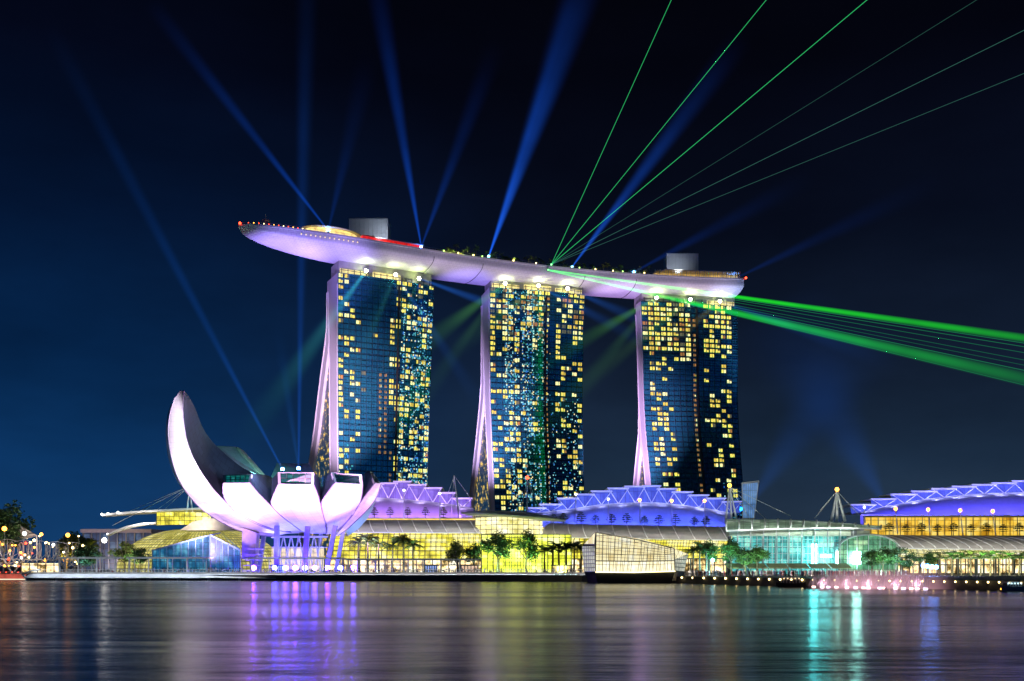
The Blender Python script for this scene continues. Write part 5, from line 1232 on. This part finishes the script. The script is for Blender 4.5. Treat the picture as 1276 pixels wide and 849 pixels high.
# lattice wing roof at far left edge
r = empty('lattice_canopy', PZ(30, 470, GZ), 'sloping white lattice canopy rising behind the footbridge at the left edge', 'canopy')
m = MB(); a, b, c_, d_ = P(8, 646, 470), P(46, 668, 462), P(30, 672, 466), P(4, 660, 475)
m.prism([a, b, c_, d_], (0, 0, .5)); m.build('panel', mat('canopy_white', (.5, .48, .46), .6), r)
m = MB()
for k in range(8): m.bar(a.lerp(b, k / 7) - Vector((0, .5, 0)), d_.lerp(c_, k / 7) - Vector((0, .5, 0)), .25)
m.bar(a, b, .6); m.bar(Vector((b.x, b.y, GZ)), b, .5); m.bar(Vector((d_.x, d_.y, GZ)), d_, .5); m.build('frame', white_metal, r)
spot('roof_wash', P(35, 690, 450), P(28, 660, 470), 1.2e4, (1, .75, .6), 130, .9, .5)
# street lamps on the left
for i, (px, py, D, mt, rad, lab) in enumerate(((130, 673.5, 430, white_lamp, 1.1, 'very bright white street lamp left of the dome'), (30.5, 665, 440, white_lamp, .9, 'bright white street lamp above the footbridge'), (5.5, 659, 450, orange_lamp, 1.1, 'orange street lamp at the left edge below the dark tree'),
        (84.5, 667, 500, orange_lamp, 1.1, 'orange street lamp in front of the yellowish trees'), (51.5, 666, 470, orange_lamp, .8, 'small orange street lamp right of the lattice canopy'), (66.5, 679, 440, white_lamp, .6, 'small white street lamp low behind the footbridge'))):
    p = P(px, py, D); r = empty('street_lamp', Vector((p.x, p.y, GZ)), lab, 'street lamp', 'street lamps at the left')
    m = MB(); m.tube((p.x, p.y, GZ), (p.x, p.y, p.z - rad), .22, .12); m.build('post', grey_metal, r); m = MB(); m.ball(p, rad); m.build('lamp', mt, r)

# ------------------------------------------------------------------ left boardwalk with pergola, railing and slots
deckm = mat('boardwalk_fascia', (.60, .63, .68), .6, var=.2, scale=.3)
def LD(px): return 347 + 0 * px
r = empty('boardwalk', PZ(380, 349, 0), 'long pale waterfront boardwalk with dark slots under its edge', 'boardwalk')
xa, xb = PZ(42, 349, 0).x, PZ(729, 340, 0).x
ya, yb = 346.0, 336.0
def BW(x, dy=0, z=0): t = (x - xa) / (xb - xa); return Vector((x, ya + (yb - ya) * t + dy, z))
DK = 2.85
m = MB(); m.prism([BW(xa, 0, 2.3), BW(xb, 0, 2.3), BW(xb, 22, 2.3), BW(xa, 22, 2.3)], (0, 0, DK - 2.3)); m.build('deck', mat('boardwalk_deck', (.30, .29, .28), .7), r)
m = MB(); m.prism([BW(xa - 1, -2.2, .95), BW(xb, -2.2, .95), BW(xb, -.01, 2.3), BW(xa, -.01, 2.3)], (0, .2, 0)); m.prism([BW(xa, -2.5, .7), BW(xb, -2.5, .7), BW(xb, 1, .7), BW(xa, 1, .7)], (0, 0, .22)); m.build('fascia', deckm, r)
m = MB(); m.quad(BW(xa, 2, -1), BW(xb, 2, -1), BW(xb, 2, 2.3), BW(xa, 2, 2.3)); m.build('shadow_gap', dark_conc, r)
x = xa
while x < xb:
    m = MB(); p = BW(x); m.box(p.x - .35, p.x + .35, p.y - 2.3, p.y + 2, -1, .7); m.build('pier', deckm, r); x += 11
m = MB(); x = xa
while x < xb: m.bar(BW(x, .1, DK), BW(x, .1, DK + 1.05), .07); x += 1.35
m.bar(BW(xa, .1, DK + 1.05), BW(xb, .1, DK + 1.05), .1); m.bar(BW(xa, .1, DK + .5), BW(xb, .1, DK + .5), .06); m.build('railing', white_metal, r)
m = MB(); x = xa
for px in (48, 52): 
    p = PZ(px, 346, 0)
m.path([BW(xa - .5, -1, .4), BW(xa - 2.2, -1, 2.2), BW(xa + 1, -.6, 3.4), BW(xa + 4, 0, 3.9)], .35); m.build('curl_end', white_metal, r)
x = xa + 3; k = 0
while x < xb:
    f = 1.0 if x < PZ(310, 346, 0).x else .8
    spot('fascia_fill', BW(x, -2.4, 4.6), BW(x, -1.4, 1.0), 420 * f, (.80, .90, 1) if f > .9 else (.9, .88, .9), 160, 1, .15); x += 3.2; k += 1  # added spots over the water brighten the fascia; the rail carries no lamps
# pergolas
def pergola(px0, px1, lab, D=352, yt=695.5, glow=1.0):
    xa_, xb_ = PZ(px0, D, 0).x, PZ(px1, D, 0).x; zt = zat(yt, D); r = empty('pergola', ((xa_ + xb_) / 2, D, DK), lab, 'pergola', 'pergolas along the boardwalk')
    m = MB(); m.bar((xa_ - 1, D, zt), (xb_ + 1, D, zt), .45, .55); m.bar((xa_ - 1, D + 5, zt), (xb_ + 1, D + 5, zt), .35, .45); x = xa_ - .5
    while x < xb_: m.bar((x, D - 1, zt + .3), (x, D + 6, zt + .3), .1, .22); x += 1.3
    m.build('top', white, r); nb = max(1, int((xb_ - xa_) / 6.2))
    for k in range(nb + 1):
        x = xa_ + (xb_ - xa_) * k / nb
        m = MB(); m.bar((x, D, DK), (x, D, zt), .5 if k % 3 == 0 else .3); m.build('post', white, r)
        if k % 2 == 0: m = MB(); m.bar((x, D + 5, DK), (x, D + 5, zt), .28); m.build('post', white, r)
        if k: spot('pergola_light', (x - 3, D - 5.5, DK + .3), (x - 3, D, zt - 1.5), 420 * glow, (.85, .95, 1), 165, 1, .15)
    return r
pergola(74, 144, 'leftmost white pergola on the boardwalk, left of the dome')
pergola(161, 257, 'white pergola on the boardwalk in front of the blue glass pavilion')
pergola(313, 424, 'white pergola on the boardwalk below the museum legs', yt=696)
pergola(434, 596, 'long thin white pergola on the boardwalk in front of the six palms', yt=697.5, glow=.3)
# hedge planters behind the deck
hedge = mat('hedge_leaf', (.03, .07, .025), .7, var=.4, scale=1.2)
rr = random.Random(4)
def hedge_run(px0, px1, D, h, lab):
    x0, x1 = PZ(px0, D, 0).x, PZ(px1, D, 0).x; r = empty('hedge', ((x0 + x1) / 2, D, GZ), lab, 'hedge')
    m = MB(); m.box(x0, x1, D - .8, D + .8, GZ, GZ + .8); m.build('planter', concrete, r); m = MB(); x = x0
    while x < x1: leaf_blob(m, Vector((x, D, GZ + .8 + h / 2)), h * .55, 14, .28, rr); x += .8
    m.build('foliage', hedge, r)
hedge_run(100, 300, 362, 1.5, 'long clipped hedge behind the pergolas on the left'); hedge_run(330, 440, 362, 1.2, 'low hedge beneath the museum'); hedge_run(460, 600, 360, 1.3, 'low dark hedge below the six palms'); hedge_run(690, 728, 362, 1.4, 'short hedge left of the crystal pavilion')
# small kiosks / lit shop boxes at ground level in front of mall
for i, (px, w, col, lab) in enumerate(((345, 7, (.4, .6, 1), 'small kiosk with bluish light below the museum'), (537, 8, (.35, .5, 1), 'small blue lit kiosk before the mall'), (585, 14, (1, .7, .5), 'pinkish lit cafe kiosk with posts before the mall'), (700, 16, (1, .75, .3), 'warm lit timber slatted kiosk left of the crystal pavilion'))):
    D = 372; x = PZ(px, D, 0).x; r = empty('kiosk', (x, D, GZ), lab, 'kiosk'); hw = w * D / F / 2 + 1
    m = MB(); m.box(x - hw, x + hw, D, D + 4, GZ, GZ + 3.2); m.build('lit_front', emis('kiosk_glow', col, 1.1, .6, .8), r)
    m = MB(); m.box(x - hw - .5, x + hw + .5, D - 1.5, D + 5, GZ + 3.2, GZ + 3.6)
    for k in range(6): xx = x - hw + 2 * hw * k / 5; m.bar((xx, D - .5, GZ), (xx, D - .5, GZ + 3.2), .3)
    m.build('frame', dark_metal, r)
# moored ferries at boardwalk right part
def boat(p, L, lab, hull_col, glow, h=2.4):
    r = empty('boat', p, lab, 'boat'); m = MB(); st = []
    for i in range(9):
        t = i / 8; w = 1.5 * math.sin(math.pi * (.15 + .8 * min(t, .75))) if t < .9 else .5 * (1 - t) * 8; w = max(.05, w); x = (t - .5) * L; sh = .25 * (2 * t - 1) ** 2
        st.append([p + Vector((x, -w, .9 + sh)), p + Vector((x, -w * .7, .1)), p + Vector((x, 0, -.25)), p + Vector((x, w * .7, .1)), p + Vector((x, w, .9 + sh))])
    m.grid(st); m.grid([[s[0], s[4]] for s in st], smooth=False); m.build('hull', mat('hull_paint', hull_col, .5), r)
    m = MB(); m.box(p.x - L * .32, p.x + L * .25, p.y - 1.1, p.y + 1.1, p.z + h - .2, p.z + h)
    for k in range(6): x = p.x - L * .31 + L * .55 * k / 5; m.bar((x, p.y - 1, p.z + .9), (x, p.y - 1, p.z + h), .1); m.bar((x, p.y + 1, p.z + .9), (x, p.y + 1, p.z + h), .1)
    m.build('roof', white, r); m = MB(); m.box(p.x - L * .3, p.x + L * .22, p.y - .8, p.y + .8, p.z + 1.0, p.z + 1.6); m.build('seats', mat('seat_dark', (.06, .06, .08), .7), r)
    m = MB()
    for k in range(5): m.ball((p.x - L * .3 + L * .52 * k / 4, p.y - 1.2, p.z + h - .35), .16)
    m.build('lamp', glow, r); return r
boat(Vector((PZ(706, 326, 0).x, 326, 0)), 14, 'low ferry boat moored at the boardwalk left of the crystal pavilion', (.55, .56, .6), emis('boat_lamp', (.6, .9, 1), 2), 2.6)
boat(Vector((PZ(986, 236, 0).x, 236, 0)), 7, 'small dark boat on the water below the crowd', (.05, .05, .05), emis('boat_lamp_warm', (1, .7, .4), 2))
boat(Vector((PZ(1262, 196, 0).x, 196, 0)), 5.0, 'small white boat on the water at the right edge', (.5, .6, .7), bpy.data.materials['boat_lamp'], 1.9)
rb = boat(Vector((PZ(12, 352, 0).x, 352, 0)), 17, 'tour boat glowing red and orange at the far left', (.45, .1, .08), red_lamp, 3.2)
m = MB(); p = Vector((PZ(12, 350.5, 0).x, 350.2, 0)); m.bar(p + Vector((-8, 0, 1.4)), p + Vector((6, 0, 1.4)), .5, 1.6); m.build('lit_side', emis('boat_glow', (1, .18, .12), .6, .6, .5), rb)
m = MB(); m.bar(p + Vector((-8.5, -.8, .35)), p + Vector((8.5, -.8, .35)), .12, .22); m.build('light_strip', emis('boat_strip', (1, .85, .6), 2.0), rb)
# buoys
for px, D, lab in ((1003, 215, 'small dark buoy floating left of the fountain reflections'), (1104, 212, 'small dark buoy floating below the fountains'), (1247, 190, 'small buoy with an orange cap near the right edge')):
    p = PZ(px, D, 0); r = empty('buoy', p, lab, 'buoy'); MB().ball(p + Vector((0, 0, .12)), .3).build('float', dark_metal, r); MB().tube(p + Vector((0, 0, .3)), p + Vector((0, 0, .75)), .08, .03).build('marker', orange_lamp if px > 1200 else dark_metal, r)

# ------------------------------------------------------------------ right quay: lamps, rail, crowd, fountains
for i in range(34):
    px = 822 + i * 13.6; D = shore_at(px) - .25; p = PZ(px, D, GZ)
    r = empty('quay_lamp', p, f'{ordn(i)} quay edge lamp from the crystal pavilion going right', 'lamp', 'small lamps along the quay edge')
    MB().tube(p - Vector((0, .3, .6)), p + Vector((0, -.3, .1)), .07).build('stem', dark_metal, r); MB().ball(p + Vector((0, -.45, -.35)), .26 if px < 1000 else .2).build('bulb', warm_lamp, r)
r = empty('quay_railing', PZ(1040, shore_at(1040) + 1, GZ), 'thin metal railing running along the right hand quay', 'railing')
m = MB(); px = 858
while px < 1310:
    a, b = PZ(px, shore_at(px) + 1.2, GZ), PZ(px + 6, shore_at(px + 6) + 1.2, GZ); m.bar(a, a + Vector((0, 0, 1)), .05); m.bar(a + Vector((0, 0, 1)), b + Vector((0, 0, 1)), .06); m.bar(a + Vector((0, 0, .5)), b + Vector((0, 0, .5)), .04); px += 6
m.build('rail', grey_metal, r)
rr = random.Random(9); m = MB()
for _ in range(420):
    px = rr.uniform(838, 1130); D = rr.uniform(max(290, shore_at(px) + 8), 345); m.m = rr.randrange(5); person_mesh(m, PZ(px, D, GZ), rr.uniform(1.55, 1.85), rr)
m.build('crowd', mats + [mat('cloth_light', (.6, .6, .65), .8)], label='dense crowd of spectators on the promenade before the event hall', cat='crowd', kind='stuff')
m = MB()
for _ in range(150):
    px = rr.choice((rr.uniform(90, 330), rr.uniform(330, 720))); D = rr.uniform(352, 368); m.m = rr.randrange(5); person_mesh(m, PZ(px, D, DK if D < 360 else GZ), rr.uniform(1.55, 1.85), rr)
m.build('crowd', mats + [mat('cloth_light2', (.6, .6, .65), .8)], label='scattered visitors strolling along the left boardwalk', cat='crowd', kind='stuff')
for i, px in enumerate((850, 905, 960, 1010, 1060, 1110, 1165, 1220, 1270)):
    spot('quay_wash', PZ(px, 300, 9), PZ(px, 318, GZ), 7e3, ((1, .8, .6), (.9, .85, 1), (1, .85, .8))[i % 3], 150, .9, .4)
# fountains
spray = bpy.data.materials.new('spray'); spray.use_nodes = True; b = spray.node_tree.nodes['Principled BSDF']
b.inputs['Base Color'].default_value = (.8, .8, .85, 1); b.inputs['Roughness'].default_value = .6; b.inputs['Alpha'].default_value = .35
nt = spray.node_tree; 
for i in range(15):
    px = 1013 + i * 10 + rr.uniform(-2.5, 2.5); D = shore_at(px) - 9; p = PZ(px, D, 0)
    r = empty('fountain_jet', p, f'{ordn(i)} water jet from the left in the pink lit fountain row', 'fountain', 'row of fountain jets'); h = 2.3 + rr.random() * .9
    m = MB()
    for q in range(9):
        a = q * .7; pts = [p + Vector((math.cos(a) * .9 * t, math.sin(a) * .5 * t, h * (1 - (1.6 * t - 1) ** 2 * .9) * (.75 + .25 * math.sin(q)))) for t in (0.02, .2, .4, .6, .8, 1.0, 1.2)]
        m.path(pts, .07, 4)
    m.tube(p, p + Vector((0, 0, h)), .22, .06, 6); m.build('jet', spray, r)
    MB().tube(p + Vector((0, 0, -.2)), p + Vector((0, 0, .12)), .35, .3).build('nozzle', dark_metal, r)
    MB().bar(p + Vector((-.4, -.6, .2)), p + Vector((.4, -.6, .2)), .3, .3).build('lamp', emis('fountain_lamp', ((1, .65, .6), (1, .8, .85), (.85, .75, 1))[i % 3], 5), r)
    if i % 3 == 1:
        spot('fountain_wash', p + Vector((0, -1, .3)), p + Vector((0, 1, 6)), .7e3, (1, .55, .75), 150, .9, .3)
def fog(name, x0, x1, y0, y1, z0, z1, col, st, lab):
    m = bpy.data.materials.new('mist'); m.use_nodes = True; nt = m.node_tree; nt.nodes.clear()
    tc = N(nt, 'ShaderNodeTexCoord'); s = N(nt, 'ShaderNodeSeparateXYZ'); nt.links.new(tc.outputs['Object'], s.inputs[0])
    nz = N(nt, 'ShaderNodeTexNoise'); nz.inputs['Scale'].default_value = .25; nt.links.new(tc.outputs['Object'], nz.inputs['Vector'])
    f = mth(nt, 'SUBTRACT', 1.0, mth(nt, 'DIVIDE', s.outputs[2], z1 - z0), clamp=True)
    hx = (x1 - x0) / 2
    ex = mth(nt, 'SUBTRACT', 1.0, mth(nt, 'POWER', mth(nt, 'ABSOLUTE', mth(nt, 'DIVIDE', s.outputs[0], hx)), 4), clamp=True)
    q = mth(nt, 'MULTIPLY', mth(nt, 'MULTIPLY', mth(nt, 'MULTIPLY', f, ex), mth(nt, 'MULTIPLY', nz.outputs[0], 1.6)), st)
    e = N(nt, 'ShaderNodeEmission'); e.inputs[0].default_value = (*col, 1); nt.links.new(q, e.inputs[1])  # pink emission put into the mist stands in for lamplight on spray
    ab = N(nt, 'ShaderNodeVolumePrincipled'); ab.inputs['Color'].default_value = (.8, .8, .8, 1); nt.links.new(mth(nt, 'MULTIPLY', q, .5), ab.inputs['Density'])
    ad = N(nt, 'ShaderNodeAddShader'); nt.links.new(e.outputs[0], ad.inputs[0]); nt.links.new(ab.outputs[0], ad.inputs[1])
    o = N(nt, 'ShaderNodeOutputMaterial'); nt.links.new(ad.outputs[0], o.inputs['Volume'])
    mb = MB(); mb.box(-hx, hx, y0 - (y0 + y1) / 2, y1 - (y0 + y1) / 2, 0, z1 - z0)
    o = mb.build(name, m, fix=True, label=lab, cat='mist', kind='stuff'); o.location = ((x0 + x1) / 2, (y0 + y1) / 2, z0); return o
fog('fountain_mist', PZ(1004, 226, 0).x, PZ(1170, 215, 0).x, 205, 226, .05, 4.6, (1, .50, .62), .055, 'pink lit spray hanging over the fountain row')
# blue show lamps on a frame
r = empty('lamp_rig', PZ(1156, 300, GZ), 'low rig of four glaring blue show lamps on thin stands by the palms', 'lamp rig')
m = MB()
for k in range(4): p = P(1150.5 + k * 5.4, 705 + k * .6, 300); m.tube((p.x, p.y, GZ), (p.x, p.y, p.z - .5), .12)
m.bar(P(1149, 707, 300), P(1168, 709, 300), .15); m.build('stand', dark_metal, r)
for k in range(4): m = MB(); m.ball(P(1150.5 + k * 5.4, 705 + k * .6, 299.6), .62); m.build('lamp', blue_lamp, r)
r = empty('show_lamp', PZ(888, 318, GZ), 'single blue show lamp on a tall stand between the crystal pavilion and the crowd', 'lamp')
p = P(888, 698, 318); MB().tube((p.x, p.y, GZ), (p.x, p.y, p.z - .3), .12).build('stand', white_metal, r); MB().ball(p, .6).build('lamp', cyan_lamp, r)
# colonnade at right quay
r = empty('colonnade', PZ(1240, 330, GZ), 'long low colonnade of slim dark columns behind the right hand palms', 'colonnade')
xa, xb = PZ(1178, 330, 0).x, PZ(1330, 330, 0).x; zt = zat(708, 330) + 3.2
k = xa
while k < xb: m = MB(); m.bar((k, 330, GZ), (k, 330, zt), .3); m.build('column', dark_metal, r); k += 2.6
m = MB(); m.box(xa - 1, xb, 328, 334, zt, zt + .35); m.build('roof', concrete, r)

# ------------------------------------------------------------------ palms and trees at ground level
def pl(kind, builder, leaf, seed, px, D, ytop, label, cat, group, wide=1.0, gz=GZ):
    return plant(kind, builder, leaf, seed, PZ(px, D, gz), zat(ytop, D) - gz, label, cat, group, wide)
for i, (px, yt) in enumerate(((446, 671), (458.5, 670), (472, 673), (489, 675), (503, 671), (515, 675))):
    pl('palm_tree', 'palm', leafs[0], 2 + i % 2, px, 372, yt - 3, f'{ordn(i)} dark palm from the left in the row of six right of the museum', 'palm', 'six palms right of the museum', 1.12)
for i, (px, yt) in enumerate(((679, 682), (688, 680), (697, 677), (706, 678), (715, 677), (724, 680))):
    pl('palm_tree', 'palm', leafs[1], 4 + i % 2, px, 378, yt - 2, f'{ordn(i)} palm from the left in the green cluster left of the crystal pavilion', 'palm', 'palm cluster left of the crystal pavilion', 1.35)
for i, (px, yt) in enumerate(((863, 680), (872, 677), (880, 679))):
    pl('palm_tree', 'palm', leafs[0], 2, px, 330, yt, f'{ordn(i)} dark palm from the left just right of the crystal pavilion', 'palm', 'palms right of the crystal pavilion', 1.3)
for i, (px, yt) in enumerate(((1172, 690), (1186, 690), (1198, 689), (1210, 688), (1222, 690), (1234, 689), (1246, 691), (1258, 690), (1270, 692), (1283, 690))):
    pl('palm_tree', 'palm', leafs[1 if i % 3 else 2], 4 + i % 2, px, 318, yt - 2, f'{ordn(i)} palm from the left in the long row at the right edge', 'palm', 'palm row at the right edge', 1.45)
for (px, D, yt, w, lf, lab) in ((620, 380, 662, 1.15, 1, 'large round dark green tree below the atrium'), (655, 384, 661, .85, 1, 'tall oval green tree right of the large round tree'), (571, 384, 674, 1.1, 2, 'yellowish small tree left of the large round tree'), (590, 386, 677, 1.0, 0, 'small pale tree just left of the large round tree'),
        (884, 336, 672, .8, 1, 'bright green tree lit cyan behind the show lamp'), (911, 334, 671, .9, 1, 'green leafy tree left of the event hall glass'), (929, 330, 682, 1.3, 0, 'broad dark tree before the left end of the event hall'), (944, 332, 679, 1.2, 1, 'broad green tree before the event hall'),
        (1086, 330, 684, 1.3, 0, 'dark leafy tree before the arched vault'), (1100, 326, 681, 1.1, 0, 'dark tree between the arched vault and the tallest right tree'), (1116, 325, 680, 1.25, 0, 'tallest dark tree right of the arched vault'), (1138, 328, 688, 1.2, 0, 'bluish dark tree left of the blue show lamps'), (1156, 332, 687, 1.1, 0, 'dark tree behind the blue show lamps'),
        (156, 392, 673, 1.1, 2, 'pale leafy tree left of the dome'), (174, 380, 681, 1.1, 1, 'small dark tree before the dome'), (100, 384, 680, 1.5, 0, 'bluish dark tree at the left end of the leftmost pergola'), (118, 388, 681, 1.2, 0, 'dark tree beside the bright white street lamp'),
        (10, 470, 627, .9, 0, 'big dark tree at the left edge rising above the footbridge'), (-16, 470, 634, 1.0, 0, 'dark tree partly beyond the left edge'), (82, 540, 667, 1.4, 2, 'yellow lit tree behind the footbridge'), (98, 560, 662, 1.2, 0, 'dark distant tree beside the low block')):
    pl('broad_tree', 'broad', leafs[lf], 30 + (int(px) % 3), px, D, yt, lab, 'tree', None, w)
for i, px in enumerate((466.6, 486, 508, 530, 552.5)):
    plant('terrace_tree', 'tier', leafs[2 if i in (0, 2, 4) else 0], 50, P(px, 646.5, 456), 5.4, f'{ordn(i)} tiered tree from the left before the violet roof', 'tree', 'tiered trees on the roof terraces', 1.1)
for i, px in enumerate((690, 702, 724, 742, 762, 781, 803, 821, 841.5, 865, 880)):
    plant('terrace_tree', 'tier', leafs[0], 51, P(px, 655 + i * .4, 456), 5.6 + (i % 3) * .5, f'{ordn(i)} tiered tree from the left before the blue roof', 'tree', 'tiered trees on the roof terraces', 1.15)
for i, px in enumerate((1108, 1129, 1148, 1168.5, 1188, 1210, 1229, 1250, 1270)):
    plant('terrace_tree', 'tier', leafs[0], 51, P(px, 667.5, 416), 5.6 - (i % 2) * .7, f'{ordn(i)} tiered tree from the left before the gold terrace', 'tree', 'tiered trees on the roof terraces', 1.15)
# tree uplights
for px, D, col in ((470, 364, (.6, .8, .6)), (505, 364, (.6, .8, .5)), (1130, 316, (.3, .6, 1)), (1225, 306, (.7, 1, .5)), (1272, 306, (.8, 1, .5)), (620, 374, (.5, 1, .5)), (655, 376, (.5, 1, .5)), (700, 370, (.8, 1, .4)), (886, 326, (.2, .9, 1)), (930, 322, (.5, 1, .6)), (1100, 318, (.4, .9, .5)), (1200, 306, (.8, 1, .5)), (1250, 306, (.8, 1, .5)), (100, 374, (.3, .6, 1)), (160, 376, (.9, 1, .6))):
    spot('tree_light', PZ(px, D, GZ + .5), PZ(px, D + 7, GZ + 8), 1.6e4, col, 130, .9, .3)

# glowing balls added before the museum to streak the water blue and violet
for i, (px, D) in enumerate(((292, 372), (316, 372), (342, 366), (356, 365), (368, 364), (380, 365), (392, 366), (408, 368), (424, 370), (440, 372))):
    p = PZ(px, D, GZ + 2.4); r = empty('streak_glow', Vector((p.x, p.y, GZ)), f'{ordn(i)} added blue or violet glow ball from the left in the row before the museum', 'lamp', 'added blue and violet glow balls before the museum')
    MB().tube((p.x, p.y, GZ), (p.x, p.y, p.z - .4), .1).build('stand', dark_metal, r); MB().ball(p, 1.0).build('lamp', emis('deep_blue_glow', ((.03, .03, 1), (.10, .03, 1), (.22, .05, 1))[(i + 1) % 3], 170), r)  # stand and lamp are parts of the added glow ball, not a real lamp
